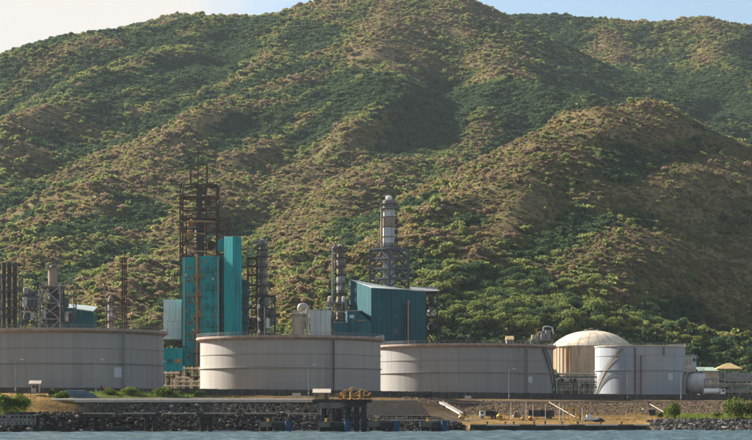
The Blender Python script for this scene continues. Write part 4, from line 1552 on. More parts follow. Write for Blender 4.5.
# ---- left hand cluster
def left_cluster():
    Y = 790
    X = lambda px: wx(px, Y)
    Z = lambda py: wz(py, Y)
    for k, (px, lab) in enumerate(((3.8, "dark brown flue stack, leftmost of the three slim stacks"), (9.3, "dark brown flue stack, middle one of the three slim stacks"),
                                   (14.9, "dark brown flue stack, rightmost of the three slim stacks"))):
        root = empty("slim_stack", (X(px), Y, 11.8))
        tag(root, lab, "chimney", "three slim stacks behind the left tank")
        MB().lathe([(.78, 11.8), (.78, Z(263))], 14, (X(px), Y)).build("flue", M["rust"], root, smooth=True)
        MB().lathe([(.86, Z(268)), (.86, Z(262.5))], 14, (X(px), Y)).build("cap_band", M["steel"], root)
        for py in (276, 291, 308):
            MB().lathe([(.98, Z(py)), (.98, Z(py) + .5)], 14, (X(px), Y)).build("guy_collar", M["steel"], root)
        ladder(root, (X(px), Y - .95, 12), (X(px), Y - .95, Z(266)), M["steel"], .4)
    root = empty("stack_frame", (X(10), Y, 11.8))
    tag(root, "dark blue steel frame holding the three slim stacks", "steel frame")
    cor = [(X(-1), Y - 2), (X(20.5), Y - 2), (X(20.5), Y + 4), (X(-1), Y + 4)]
    lattice(root, cor, [11.8, Z(345), Z(325), Z(308), Z(291), Z(275)], .38, M["bsteel"], '/', .26)
    for px in (6.5, 12):
        bar("post", (X(px), Y - 2, 11.8), (X(px), Y - 2, Z(275)), .3, M["bsteel"], root)

    root = empty("exchanger_rack", (X(29), Y, 11.8))
    tag(root, "low rack of blue grey vessels and pipes beside the slim stacks", "pipe rack")
    cor = [(X(22), Y), (X(37), Y), (X(37), Y + 8), (X(22), Y + 8)]
    lattice(root, cor, [11.8, Z(340), Z(322), Z(309), Z(296)], .35, M["bsteel"], '/', .22, floor=M["steel"])
    for k, (px, py, h, m_) in enumerate(((25, 309, 5, "silver"), (29.5, 309, 6.5, "bsteel"), (34, 309, 5.5, "bsteel"), (26, 322, 4, "bsteel"), (32, 322, 4, "silver"), (35, 296, 2.5, "bsteel"), (26, 296, 3.5, "gsteel"))):
        MB().lathe([(.2, Z(py) + .3), (1.1, Z(py) + .8), (1.1, Z(py) + h - .5), (.2, Z(py) + h)], 12, (X(px), Y + 1)).build("vessel", M[m_], root, smooth=True)
    for k, (p0, p1, p2) in enumerate((((19, 303), (24, 303), (25, 314)), ((20, 312), (31, 312), (36, 318)), ((27, 299), (38, 299), (39, 306)))):
        MB().path([(X(p0[0]), Y - .6, Z(p0[1])), (X(p1[0]), Y - .6, Z(p1[1])), (X(p1[0]) + .3, Y - .6, Z(p1[1]) - .4), (X(p2[0]), Y - .6, Z(p2[1]))], .24, 8).build("pipe", M[("cream", "silver", "gsteel")[k]], root)

    root = empty("fractionator", (X(50), Y, 11.8))
    tag(root, "yellowish column in a braced grey lattice right of the slim stacks", "process column")
    c = (X(51.5), Y + 3.5)
    column(root, c, [(2.2, 11.8), (2.2, Z(303)), (1.7, Z(299)), (1.7, Z(268)), (1.1, Z(265)), (.3, Z(264))], M["steel"], bands=[(Z(288), Z(267.5), 1.76, M["tan"])], n=20)
    round_platform(root, c, 1.65, 2.8, Z(267), M["tan"], n=12)
    round_platform(root, c, 1.65, 3.2, Z(286), M["tan"], n=14)
    cor = [(X(39.5), Y), (X(60), Y), (X(60), Y + 8), (X(39.5), Y + 8)]
    lattice(root, cor, [11.8, Z(340), Z(319), Z(303), Z(286)], .45, M["gsteel"], 'X', .4)
    for py in (286, 303):
        MB().box(X(39.8), X(48.5), Y + .3, Y + 7.7, Z(py) + .25, Z(py) + .37).build("floor_grating", M["tan"], root)
        handrail(root, [(X(39.5), Y, Z(py) + .3), (X(60), Y, Z(py) + .3)], M["gsteel"], closed=False)
    bar("antenna", (X(54), Y + 2, Z(266)), (X(54), Y + 2, Z(259)), .14, M["gsteel"], root)
    bar("antenna", (X(59.5), Y + 2, Z(267)), (X(59.5), Y + 2, Z(261)), .12, M["gsteel"], root)
    cor = [(X(60) + .4, Y + 1), (X(73.5), Y + 1), (X(73.5), Y + 7), (X(60) + .4, Y + 7)]
    lattice(root, cor, [11.8, Z(340), Z(322), Z(308), Z(295), Z(283)], .32, M["bsteel"], '/', .22)
    bar("derrick_post", (X(67), Y + 1, Z(283)), (X(67), Y + 1, Z(275)), .2, M["gsteel"], root)
    bar("pipe_bridge", (X(36), Y - .3, Z(294.5)), (X(47), Y - .3, Z(294.5)), .45, M["gsteel"], root)
    for k, (px, py) in enumerate(((43, 319), (56, 319), (56, 303), (65, 308), (70, 322), (66, 322))):
        MB().lathe([(.2, Z(py) + .2), (1.1, Z(py) + .6), (1.1, Z(py) + 3.6), (.2, Z(py) + 4)], 12, (X(px), Y + 2.5)).build("drum", M[("silver", "redpipe", "steel", "bsteel", "steel", "silver")[k]], root, smooth=True)

    # workshop with pale roof
    Y2 = 860
    X2 = lambda px: wx(px, Y2); Z2 = lambda py: wz(py, Y2)
    root = empty("workshop", (X2(76), Y2, 11.8))
    tag(root, "long blue workshop with pale roof behind the lattice column", "plant building")
    cladding(root, (X2(57), Y2), (X2(92.5), Y2), 11.8, Z2(307), Z2(311.5), 2.6, M["blue"], .12, 61)
    MB().box(X2(57), X2(92.4), Y2 + .1, Y2 + 14, 11.8, Z2(313)).build("core", M["blue"], root)
    MB().prism([(X2(56), Y2 - .7), (X2(93.5), Y2 - .7), (X2(93), Y2 + 15), (X2(56), Y2 + 15)], [Z2(307), Z2(312), Z2(305.5), Z2(302)], [Z2(306), Z2(311), Z2(304.5), Z2(301)]).build("roof", M["roof"], root)

    # small column and the mast
    Y3 = 800
    root = empty("small_column", (wx(110.6, Y3), Y3, 11.8))
    tag(root, "short tan column with landings beside the lone mast", "process column", "process columns with platforms")
    c = (wx(110.6, Y3), Y3)
    column(root, c, [(1.05, 11.8), (1.05, wz(299, Y3)), (.5, wz(296.5, Y3)), (.2, wz(295, Y3))], M["tan"], bands=[(wz(316, Y3), wz(308, Y3), 1.1, M["silver"])], n=14)
    for py in (302, 311, 321):
        round_platform(root, c, 1.0, 1.9, wz(py, Y3), M["rust"], n=9)
    for dx in (-1.7, 1.7):
        bar("side_post", (c[0] + dx, Y3 - .8, 11.8), (c[0] + dx, Y3 - .8, wz(300, Y3)), .22, M["tan"], root)
    root = empty("lattice_mast", (wx(124.3, Y3), Y3, 11.8))
    tag(root, "slender rusty lattice mast standing alone left of the white block", "mast")
    w_ = .75
    cx = wx(124.3, Y3)
    lv = [11.8] + [wz(p, Y3) for p in (372, 350, 335, 325, 315, 305, 295, 285, 275, 267, 259)]
    lattice(root, [(cx - w_, Y3 - w_), (cx + w_, Y3 - w_), (cx + w_, Y3 + w_), (cx - w_, Y3 + w_)], lv, .24, M["rust"], '/', .16)
    for py in (258.5, 280, 300):
        block("rest_platform", cx - 1.5, cx + 1.5, Y3 - 1.3, Y3 + 1.3, wz(py, Y3), wz(py, Y3) + .3, M["rust"], root)
    MB().tube((cx, Y3, 11.9), (cx, Y3, wz(250, Y3)), .28, 8, .2).build("flare_pipe", M["rust"], root)


left_cluster()


# ---- pipework at the foot of the teal tower, and the rack between the right hand tanks
def pipe_racks():
    Y = 745
    X = lambda px: wx(px, Y); Z = lambda py: wz(py, Y)
    root = empty("pipe_rack", (X(182), Y, 11.8))
    tag(root, "cream pipework on posts in the gap below the teal tower", "pipe rack")
    for px in (165.5, 171, 176, 184, 192, 199):
        bar("post", (X(px), Y, 11.8), (X(px), Y, Z(371 if px < 180 else 366)), .42, M["cream"], root)
        bar("post", (X(px), Y + 5, 11.8), (X(px), Y + 5, Z(371)), .35, M["tan"], root)
    for py, xa, xb, r, m_ in ((373, 164, 180, .34, "cream"), (377, 166, 200, .26, "rust"), (381.5, 172, 200, .36, "cream"), (386, 164, 200, .3, "cream"), (368.5, 183, 201, .3, "cream")):
        MB().path([(X(xa), Y - .5, Z(py)), (X(xb), Y - .5, Z(py))], r, 8).build("pipe", M[m_], root)
    MB().path([(X(175), Y - .9, 11.9), (X(175), Y - .9, Z(379)), (X(176), Y - .9, Z(377.6)), (X(189), Y - .9, Z(378)), (X(191), Y - .9, Z(380)), (X(191), Y - .9, 11.9)], .42, 8).build("pipe_loop", M["cream"], root)
    for px in (186, 195):
        MB().lathe([(.2, 11.85), (1.0, 12.2), (1.0, 15), (.2, 15.6)], 12, (X(px), Y + 2)).build("pump_drum", M["rust"], root, smooth=True)

    Y = 850
    root = empty("pipe_rack", (wx(575, Y), Y, 11.8))
    tag(root, "crowded rack of cream and green pipes below the rusty domed tank", "pipe rack")
    X = lambda px: wx(px, Y); Z = lambda py: wz(py, Y)
    for px in range(556, 597, 5):
        for yy in (Y, Y + 6):
            bar("post", (X(px), yy, 11.8), (X(px), yy, Z(373.5)), .3, M["cream"] if px % 2 else M["gsteel"], root)
    rng = random.Random(12)
    mats = ["cream", "greenpipe", "cream", "gsteel", "greenpipe", "tan", "cream", "rust", "greenpipe"]
    for k, py in enumerate((374, 377, 379.5, 382, 384.5, 387, 389.5, 392)):
        xa, xb = 553 + rng.uniform(0, 3), 597 - rng.uniform(0, 3)
        MB().path([(X(xa), Y - .5 - .1 * (k % 3), Z(py)), (X(xb), Y - .5 - .1 * (k % 3), Z(py))], rng.uniform(.22, .45), 8).build("pipe", M[mats[k]], root)
    for k in range(16):
        px = 557 + k * 2.4 + rng.uniform(-.6, .6)
        h = rng.uniform(2.5, 7)
        MB().path([(X(px), Y - 1.1, 12), (X(px), Y - 1.1, 12 + h), (X(px) + .5, Y - .7, 12.5 + h)], rng.uniform(.12, .24), 6).build("branch_pipe", M[mats[k % 9]], root)
    for k in range(9):
        px = 558 + k * 4.2
        zz = Z(rng.choice((377, 382, 387))) + .1
        MB().lathe([(.15, zz), (.6, zz + .25), (.6, zz + 1.1), (.1, zz + 1.4)], 10, (X(px), Y - 1)).build("valve", M[("greenpipe", "rust", "cream")[k % 3]], root, smooth=True)

    # vapour equipment beside the dome
    Y = 935
    root = empty("vapour_recovery_skid", (wx(541, Y), Y, 11.8))
    tag(root, "grey ducts and boxes on stilts left of the cream dome", "plant equipment")
    X = lambda px: wx(px, Y); Z = lambda py: wz(py, Y)
    lattice(root, [(X(531), Y), (X(553), Y), (X(553), Y + 6), (X(531), Y + 6)], [11.8, Z(370), Z(350), Z(340)], .35, M["gsteel"], '/', .25, floor=M["gsteel"])
    MB().box(X(546), X(551), Y + 1, Y + 4, Z(339), Z(330)).build("duct_box", M["gsteel"], root)
    MB().box(X(541.5), X(545.5), Y + 1, Y + 4, Z(339), Z(332.5)).build("duct_box", M["gsteel"], root)
    MB().box(X(532), X(537), Y + 1, Y + 4, Z(340), Z(334.5)).build("control_cabin", M["plaster"], root)
    MB().path([(X(543.5), Y + .5, Z(331)), (X(543.5), Y + .5, Z(327.5)), (X(545), Y + .5, Z(326.5)), (X(550), Y + .5, Z(326.5)), (X(552.5), Y + .5, Z(328)), (X(553.5), Y + .5, Z(334))], .34, 8).build("duct", M["silver"], root, smooth=True)
    MB().path([(X(538.5), Y + .5, Z(340)), (X(538.5), Y + .5, Z(333)), (X(540), Y + .5, Z(332)), (X(543), Y + .5, Z(332.5))], .4, 8).build("duct", M["gsteel"], root, smooth=True)
    bar("crane_post", (X(536.5), Y, Z(340)), (X(536.5), Y, Z(329)), .25, M["yellow"], root)
    bar("crane_jib", (X(534.5), Y, Z(329.5)), (X(539.5), Y, Z(327.8)), .3, M["yellow"], root)
    handrail(root, [(X(531), Y, Z(340)), (X(553), Y, Z(340))], M["gsteel"], closed=False)


pipe_racks()


# ---- far right: round vessel, cabin, racks, roofs
def right_cluster():
    Y = 862
    X = lambda px: wx(px, Y); Z = lambda py: wz(py, Y)
    root = empty("pressure_vessel", (X(696), Y, 11.8))
    tag(root, "round ended silver pressure vessel on legs beside the blue grey tank", "vessel")
    r = (Z(371.5) - Z(394)) / 2
    cz = (Z(371.5) + Z(394)) / 2
    xs, xe = X(685.8), X(706.5)
    prof = []
    for k in range(9):
        t = math.pi / 2 * k / 8
        prof.append((r * math.sin(t), xs + r * .85 * (1 - math.cos(t))))
    prof += [(r, xe - .9), (r * .93, xe - .5), (r * .6, xe - .15), (.05, xe)]
    mb = MB()
    n = 28
    vs, fs = [], []
    for rr, xx in prof:
        for i in range(n):
            t = 2 * math.pi * i / n
            vs.append((xx, Y + 4 + max(rr, .03) * math.cos(t), cz + max(rr, .03) * math.sin(t)))
    for k in range(len(prof) - 1):
        for i in range(n):
            j = (i + 1) % n
            fs.append((k * n + i, (k + 1) * n + i, (k + 1) * n + j, k * n + j))
    mb.add(vs, fs).build("shell", M["vessel"], root, smooth=True)
    for px in (691, 697, 703):
        for yy in (Y + 2, Y + 6):
            bar("leg", (X(px), yy, 11.8), (X(px), yy, cz - r * .6), .5, M["gsteel"], root)
    MB().path([(X(684.5), Y, 12), (X(684.8), Y, Z(380)), (X(687), Y, Z(373)), (X(691), Y, Z(370.5))], .3, 8).build("pipe", M["cream"], root)
    handrail(root, [(X(687), Y + 1.5, Z(371.2)), (X(705), Y + 1.5, Z(371.2)), (X(705), Y + 6, Z(371.2)), (X(687), Y + 6, Z(371.2))], M["gsteel"])
    block("walkway", X(687), X(705), Y + 1.5, Y + 6, Z(371.9), Z(371.2), M["gsteel"], root)

    root = empty("cabin_tower", (X(692), Y + 9, 11.8))
    tag(root, "narrow white cabin with blue panel above the silver vessel", "plant building")
    block("cabin_wall", X(688.5), X(695.5), Y + 9, Y + 13, Z(372), Z(355.5), M["dome"], root)
    block("blue_panel", X(695.5) + .02, X(699.8), Y + 9.4, Y + 13, Z(372), Z(355), M["sign"], root)
    block("cabin_roof", X(688), X(700.2), Y + 8.8, Y + 13.3, Z(355) + .02, Z(354), M["roof"], root)
    block("window", X(696.5), X(699), Y + 9.2, Y + 9.38, Z(361), Z(357.5), M["fender"], root)
    for px in (690, 694):
        block("window", X(px - .7), X(px + .7), Y + 8.9, Y + 8.99, Z(364), Z(359.5), M["plaster"], root)
    for px in (689.3, 699):
        for yy in (Y + 9.3, Y + 12.6):
            bar("leg", (X(px), yy, 11.8), (X(px), yy, Z(372)), .4, M["gsteel"], root)

    Y = 846
    X = lambda px: wx(px, Y); Z = lambda py: wz(py, Y)
    root = empty("loading_gantry", (X(730), Y, 11.8))
    tag(root, "long grey steel loading gantry with panels at the photo's right edge", "gantry")
    for px in (707.5, 716, 724.5, 732, 739.5, 747, 755):
        for yy in (Y, Y + 7):
            bar("post", (X(px), yy, 11.8), (X(px), yy, Z(378.5 if px < 723 else 372)), .45, M["gsteel"], root)
    for py in (379, 390):
        for yy in (Y - .1, Y + 7.1):
            bar("beam", (X(706.5), yy, Z(py)), (X(757), yy, Z(py)), .5, M["gsteel"], root)
    for k in range(4):
        block("panel", X(724.7 + 7.5 * k) + .1, X(724.7 + 7.5 * (k + 1)) - .1, Y - .3, Y - .12, Z(381.5), Z(373), M["gsteel"], root)
    for py, m_ in ((384, "cream"), (386.5, "gsteel"), (392, "cream")):
        MB().path([(X(706), Y + 2, Z(py)), (X(757), Y + 2, Z(py))], .3, 8).build("pipe", M[m_], root)

    # tank lorry under the gantry
    Yl = 838
    xl = wx(712, Yl)
    root = empty("tank_lorry", (xl, Yl, 11.8))
    tag(root, "white tank lorry parked under the grey loading gantry", "lorry")
    z0 = 12.35
    mb = MB()
    vs, fs = [], []
    n = 16
    for xx, s in ((xl - 3.2, .8), (xl - 3.0, 1), (xl + 2.6, 1), (xl + 2.8, .8)):
        for i in range(n):
            t = 2 * math.pi * i / n
            vs.append((xx, Yl + 1.15 * s * math.cos(t), z0 + 1.75 + 1.05 * s * math.sin(t)))
    for k in range(3):
        for i in range(n):
            j = (i + 1) % n
            fs.append((k * n + i, (k + 1) * n + i, (k + 1) * n + j, k * n + j))
    fs += [tuple(range(n)), tuple(range(4 * n - 1, 3 * n - 1, -1))]
    mb.add(vs, fs).build("tank_body", M["vwhite"], root, smooth=True)
    block("chassis", xl - 3.2, xl + 5.0, Yl - .9, Yl + .9, z0 + .35, z0 + .65, M["steel"], root)
    MB().xprism([(Yl - 1.15, z0 + .66), (Yl + 1.15, z0 + .66), (Yl + 1.1, z0 + 2.6), (Yl - 1.1, z0 + 2.6)], xl + 3.1, xl + 5.1).build("cab", M["vwhite"], root)
    block("side_window", xl + 3.7, xl + 4.8, Yl - 1.2, Yl - 1.16, z0 + 1.6, z0 + 2.3, M["glass"], root)
    for dx in (-2.4, -1.2, 4.1):
        for s in (-1, 1):
            w_ = MB().tube((xl + dx, Yl + s * 1.1, z0 - .05), (xl + dx, Yl + s * .75, z0 - .05), .5, 14).build("wheel", M["black"], root)
            MB().tube((xl + dx, Yl + s * 1.13, z0 - .05), (xl + dx, Yl + s * 1.0, z0 - .05), .26, 12).build("hub", M["gsteel"], w_)

    # roofs further back
    Y = 905
    root = empty("shade_shelter", (wx(729.5, Y), Y, 11.8))
    tag(root, "shelter under a wide tan pyramid roof before the hillside scrub", "shelter")
    X = lambda px: wx(px, Y); Z = lambda py: wz(py, Y)
    xa, xb, za, zp = X(717), X(743), Z(368.5), Z(362.8)
    MB().add([(xa, Y, za), (xb, Y, za), (xb, Y + 11, za), (xa, Y + 11, za), ((xa + xb) / 2 - .6, Y + 5.5, zp), ((xa + xb) / 2 + 1.2, Y + 5.5, zp),
              (xa, Y, za - .25), (xb, Y, za - .25), (xb, Y + 11, za - .25), (xa, Y + 11, za - .25)],
             [(0, 1, 5, 4), (1, 2, 5), (2, 3, 4, 5), (3, 0, 4), (6, 7, 1, 0), (7, 8, 2, 1), (8, 9, 3, 2), (9, 6, 0, 3), (9, 8, 7, 6)]).build("roof", M["thatch"], root)
    for x in (xa + .6, xb - .6):
        for yy in (Y + .6, Y + 10.4):
            bar("post", (x, yy, 11.8), (x, yy, za - .2), .3, M["gsteel"], root)
    root = empty("green_roofed_store", (wx(710, Y), Y, 11.8))
    tag(root, "low store with a pale green roof right of the white cabin", "building")
    MB().box(X(700), X(719), Y + .4, Y + 8, 11.8, Z(371.5)).build("wall", M["plaster"], root)
    MB().prism([(X(699), Y - .5), (X(722), Y - .5), (X(716), Y + 9), (X(699), Y + 9)], [Z(371.4)] * 2 + [Z(367.5)] * 2, [Z(370.6)] * 2 + [Z(366.6)] * 2).build("roof", M["greenroof"], root)
    block("door", X(709), X(711), Y + .28, Y + .39, 11.8, 14, M["steel"], root)

    # village houses behind tank three
    for k, (pxa, pxb, pyt, Yh, lab) in enumerate(((446, 455, 325.5, 1000, "red roofed house with a tall gable behind the grey tank"), (453, 466, 329.5, 985, "long low red roofed house behind the grey tank"),
                                                  (506, 514, 335.6, 960, "small tan hut just above the grey tank's rim"))):
        root = empty("house", (wx((pxa + pxb) / 2, Yh), Yh, 11.8))
        tag(root, lab, "house", "village houses behind the tanks")
        xa, xb = wx(pxa, Yh), wx(pxb, Yh)
        zt = wz(pyt, Yh)
        ze = zt - 1.6
        MB().box(xa + .3, xb - .3, Yh + .4, Yh + 6, 11.5, ze).build("wall", M["plaster"], root)
        MB().xprism([(Yh - .2, ze - .1), (Yh + 3.2, zt), (Yh + 6.6, ze - .1), (Yh + 6.6, ze - .35), (Yh - .2, ze - .35)][::-1], xa, xb).build("roof", M["redroof"] if k < 2 else M["thatch"], root)
        for t in (.3, .7):
            xx = xa + (xb - xa) * t
            block("window", xx - .5, xx + .5, Yh + .3, Yh + .38, ze - 1.9, ze - .8, M["glass"], root)
    # far huts glimpsed above the right hand tank
    Yh = 1010
    root = empty("water_cistern", (wx(674.5, Yh), Yh, 20))
    tag(root, "tiny white cistern among the scrub above the right tank", "cistern")
    zz = float(terr_z(wx(674.5, Yh), Yh))
    MB().lathe([(.7, zz - .5), (.7, zz + 2.0), (.15, zz + 2.3)], 12, (wx(674.5, Yh), Yh)).build("cistern_body", M["vwhite"], root, smooth=True)


right_cluster()

# ------------------------------------------------------------------ jetty and dolphins
def jetty():
    Y0, Y1 = 550.0, 554.0
    X = lambda px: wx(px, Y0)
    zd = wz(401.6, Y0)
    root = empty("jetty_approach", (X(200), Y0, 0))
    tag(root, "long pale decked jetty approach carried on a lattice truss", "jetty")
    xa, xb = X(74), X(318)
    n = 9
    for i in range(n):
        block("deck_slab", xa + (xb - xa) * i / n + .04, xa + (xb - xa) * (i + 1) / n - .04, Y0, Y1, zd - .1, zd + .28, M["deck"], root)
    for k, (yy, r) in enumerate(((Y0 + .8, .22), (Y0 + 1.6, .28), (Y0 + 2.6, .2))):
        MB().path([(xa - 6, yy, zd + .28 + r), (xb + 2, yy, zd + .28 + r)], r, 8).build("pipeline", M[("deck", "gsteel", "tan")[k]], root)
    handrail(root, [(xa, Y0 + .06, zd + .28), (xb, Y0 + .06, zd + .28)], M["gsteel"], h=.9, r=.04, closed=False, step=2.2)
    zt, zl = zd - .35, wz(413.2, Y0)
    k = 30
    for s, yy in enumerate((Y0 + .25, Y1 - .25)):
        for i in range(k):
            x0, x1 = xa + (xb - xa) * i / k, xa + (xb - xa) * (i + 1) / k
            m_ = M["bsteel"] if i < 17 else M["tan"]
            bar("top_chord", (x0, yy, zt), (x1, yy, zt), .3, M["rust"], root)
            bar("bottom_chord", (x0, yy, zl), (x1 - .02, yy, zl), .26, M["cream"] if (i % 5) else M["steel"], root)
            xm = (x0 + x1) / 2
            bar("brace", (x0, yy, zl), (xm, yy, zt), .17, m_, root)
            bar("brace", (xm, yy, zt), (x1, yy, zl), .17, m_, root)
            if s == 0:
                bar("cross_beam", (x0, Y0 + .3, zl), (x0, Y1 - .3, zl), .2, M["steel"], root)
    for px in (98, 150, 205.5, 265):
        x = X(px)
        r = empty("jetty_pier", (x, Y0 + 2, -3))
        lab = {98: "dark concrete pier under the jetty's landward end", 150: "dark concrete pier under the jetty above the low black pontoon", 205.5: "dark concrete pier at the middle of the jetty approach",
               265: "dark concrete pier under the jetty behind the first blue fendered dolphin"}[px]
        tag(r, lab, "pier", "concrete piers of the jetty approach")
        zg = min(shore_z(x, Y0 + 2), -2.0)
        block("pier_cap", x - 1.9, x + 1.9, Y0 - .2, Y1 + .2, zl - 1.0, zl - .16, M["dconcrete"], r)
        for dx in (-1.0, 1.0):
            MB().tube((x + dx, Y0 + 1, zg), (x + dx, Y0 + 1, zl - 1.02), .55, 10).build("pile", M["dconcrete"], r, smooth=True)
            MB().tube((x + dx, Y0 + 3, zg), (x + dx, Y0 + 3, zl - 1.02), .55, 10).build("pile", M["dconcrete"], r, smooth=True)

    # loading platform
    root = empty("loading_platform", (X(343), 548, 0))
    tag(root, "concrete loading platform on blue piles at the jetty's head", "jetty")
    zt = wz(399.3, 545)
    block("platform_slab", X(313), X(372), 545, 555, zt - .8, zt, M["dconcrete"], root)
    block("platform_beam", X(319), X(341), 544.6, 546, zt - 2.3, zt - .82, M["concrete"], root)
    block("platform_beam", X(345), X(367), 544.7, 546, zt - 2.0, zt - .82, M["dconcrete"], root)
    for px, m_ in ((323, "bluepile"), (331.5, "concrete"), (338, "dconcrete"), (347.5, "bluepile"), (356, "bluepile"), (363.5, "bluepile")):
        for k, yy in enumerate((546.5, 553)):
            MB().tube((X(px) + .3 * k, yy, -4), (X(px) + .3 * k, yy, zt - .82), .52, 12).build("pile", M[m_] if k == 0 else M["dconcrete"], root, smooth=True)
    for a, b in (((323, 428), (331, 408)), ((347, 428), (356, 408)), ((356, 428), (363, 408))):
        bar("pile_brace", at(a[0], a[1], 547.5), at(b[0], b[1], 547.5), .35, M["bluepile"], root)
    handrail(root, [(X(313), 545.1, zt), (X(372), 545.1, zt)], M["ochre"], h=1.1, closed=False)
    # shelter
    r = empty("shelter_hut", (X(322), 549, zt))
    tag(r, "tan hut with pale gabled roof on the loading platform", "hut")
    xa, xb = X(314.5), X(329.5)
    MB().box(xa, xb, 547, 551, zt, zt + 1.75).build("wall", M["thatch"], r)
    MB().xprism([(546.4, zt + 1.6), (549, zt + 2.55), (551.6, zt + 1.6), (551.6, zt + 1.75), (549, zt + 2.75), (546.4, zt + 1.75)], xa - .4, xb + .4).build("roof", M["plaster"], r)
    block("window", X(316), X(318.5), 546.88, 546.97, zt + .6, zt + 1.3, M["glass"], r)
    block("doorway", X(325), X(328), 546.86, 546.97, zt + .02, zt + 1.5, M["steel"], r)
    # loading arms
    for k, (px, lab) in enumerate(((344, "yellow marine loading arm nearest the tan hut"), (351, "taller yellow marine loading arm in the middle of the platform"), (360, "yellow marine loading arm at the platform's far end"))):
        r = empty("marine_loader", (X(px), 548.5, zt))
        tag(r, lab, "loading arm", "loading arms on the jetty head")
        h = (2.2, 2.9, 2.3)[k]
        MB().lathe([(.5, zt), (.5, zt + .3), (.28, zt + .35), (.28, zt + h)], 10, (X(px), 548.5)).build("riser", M["yellow"], r, smooth=True)
        MB().path([(X(px), 548.5, zt + h), (X(px) + .4, 548.3, zt + h + .25), (X(px) + 2.0, 547.8, zt + h - .3), (X(px) + 2.6, 547.5, zt + h - 1.2)], .13, 8).build("outer_arm", M["ochre"], r)
        MB().path([(X(px), 548.5, zt + h - .2), (X(px) - 1.6, 548.6, zt + h - .9), (X(px) - 2.0, 548.6, zt + .5)], .12, 8).build("inner_arm", M["ochre"], r)
        block("counterweight", X(px) - 2.4, X(px) - 1.3, 548.2, 549.0, zt + h - 1.3, zt + h - .6, M["ochre"], r)
    r = empty("manifold", (X(355), 550, zt))
    tag(r, "rusty orange valve manifold behind the loading arms", "pipe manifold")
    for k in range(7):
        x = X(341 + k * 4.6)
        MB().path([(x, 550.3, zt), (x, 550.3, zt + 1.3 + .3 * (k % 3)), (x + .6, 550.3, zt + 1.7 + .3 * (k % 3))], .17, 6).build("branch_pipe", M[("orange", "rust", "ochre")[k % 3]], r)
    MB().path([(X(338), 550.2, zt + .6), (X(371), 550.2, zt + .6)], .24, 8).build("header_pipe", M["rust"], r)
    for px in (345, 358, 367):
        MB().lathe([(.1, zt + .85), (.5, zt + .95), (.5, zt + 1.05), (.1, zt + 1.2)], 10, (X(px), 550.0)).build("hand_wheel", M["yellow"], r)

    # mooring dolphins with blue fenders
    for k, (pa, pb, lab) in enumerate(((260, 291.5, "concrete mooring dolphin with blue fender left of the loading platform"), (318, 350.5, "concrete mooring dolphin with blue fender directly below the tan hut"),
                                       (368, 400, "concrete mooring dolphin with blue fender right of the loading platform"), (420, 447.5, "concrete mooring dolphin with blue fender nearest the quay"))):
        Yd = (543, 540, 543, 552)[k]
        xx = lambda p: wx(p, Yd)
        r = empty("mooring_dolphin", (xx((pa + pb) / 2), Yd, 0))
        tag(r, lab, "dolphin", "mooring dolphins along the jetty")
        z1, z0 = wz(421.5, Yd), wz(427, Yd)
        cp = block("cap", xx(pa), xx(pb - 7), Yd, Yd + 6, z0, z1, M["concrete"], r)
        block("cap_beam", xx(pa + 12), xx(pb - 6.5), Yd - .15, Yd + 6.1, z0 - .25, z1 - .3, M["dconcrete"], r)
        for p in np.linspace(pa + 3, pb - 9, 4):
            for yy in (Yd + 1, Yd + 5):
                MB().tube((xx(p), yy, -4), (xx(p), yy, z0), .55, 10).build("pile", M["dconcrete"], r, smooth=True)
        MB().tube((xx(pb - 3.4), Yd - .3, -.6), (xx(pb - 3.4), Yd - .3, z1 + .15), .8, 14).build("fender", M["fender"], r, smooth=True)
        MB().tube((xx(pb - 3.4), Yd + 1.5, -3), (xx(pb - 3.4), Yd + 1.5, z1 - .2), .5, 10).build("fender_pile", M["bluepile"], r, smooth=True)
        MB().lathe([(.3, z1), (.25, z1 + .5), (.42, z1 + .6), (.42, z1 + .75), (.1, z1 + .8)], 10, (xx(pa + 8), Yd + 2)).build("bollard", M["yellow"], cp)

    # catwalk between platform and quay
    Yc = 556
    r = empty("catwalk", (wx(420, Yc), Yc, 0))
    tag(r, "narrow pale catwalk linking loading platform and quay", "walkway")
    za = wz(419.6, Yc)
    for i in range(10):
        a, b = 372 + i * 11, 372 + (i + 1) * 11
        block("walk_slab", wx(a, Yc) + .03, wx(b, Yc) - .03, Yc, Yc + 1.6, za - .22, za, M["deck"], r)
        if i % 3 == 1:
            bar("support", (wx(a, Yc), Yc + .8, -3), (wx(a, Yc), Yc + .8, za - .2), .35, M["steel"], r)
    handrail(r, [(wx(372, Yc), Yc + .05, za), (wx(482, Yc), Yc + .05, za)], M["cream"], h=1.1, r=.045, closed=False, step=1.3)

    # black pontoon
    Yp = 541
    r = empty("pontoon", (wx(120, Yp), Yp, 0))
    tag(r, "low black pontoon floating below the jetty", "pontoon")
    xa, xb = wx(110, Yp), wx(130, Yp)
    MB().add([(xa + .6, Yp, -.4), (xb - .6, Yp, -.4), (xb - .6, Yp + 3, -.4), (xa + .6, Yp + 3, -.4), (xa, Yp - .2, 1.1), (xb, Yp - .2, 1.1), (xb, Yp + 3.2, 1.1), (xa, Yp + 3.2, 1.1)],
             [(3, 2, 1, 0), (4, 5, 6, 7), (0, 1, 5, 4), (1, 2, 6, 5), (2, 3, 7, 6), (3, 0, 4, 7)]).build("hull", M["black"], r)
    block("deck_coaming", xa + .5, xb - .5, Yp + .4, Yp + 2.6, 1.1, 1.45, M["steel"], r)
    for px in (112, 128):
        MB().lathe([(.14, 1.1), (.14, 1.7), (.24, 1.75), (.24, 1.85)], 8, (wx(px, Yp), Yp + .2)).build("mooring_bitt", M["rust"], r)

    # pale truss walkway at the left edge
    Yt = 528
    r = empty("truss_walkway", (wx(15, Yt), Yt, 0))
    tag(r, "pale lattice truss walkway at the photo's left edge", "walkway")
    za, zb = wz(415.2, Yt), wz(424.2, Yt)
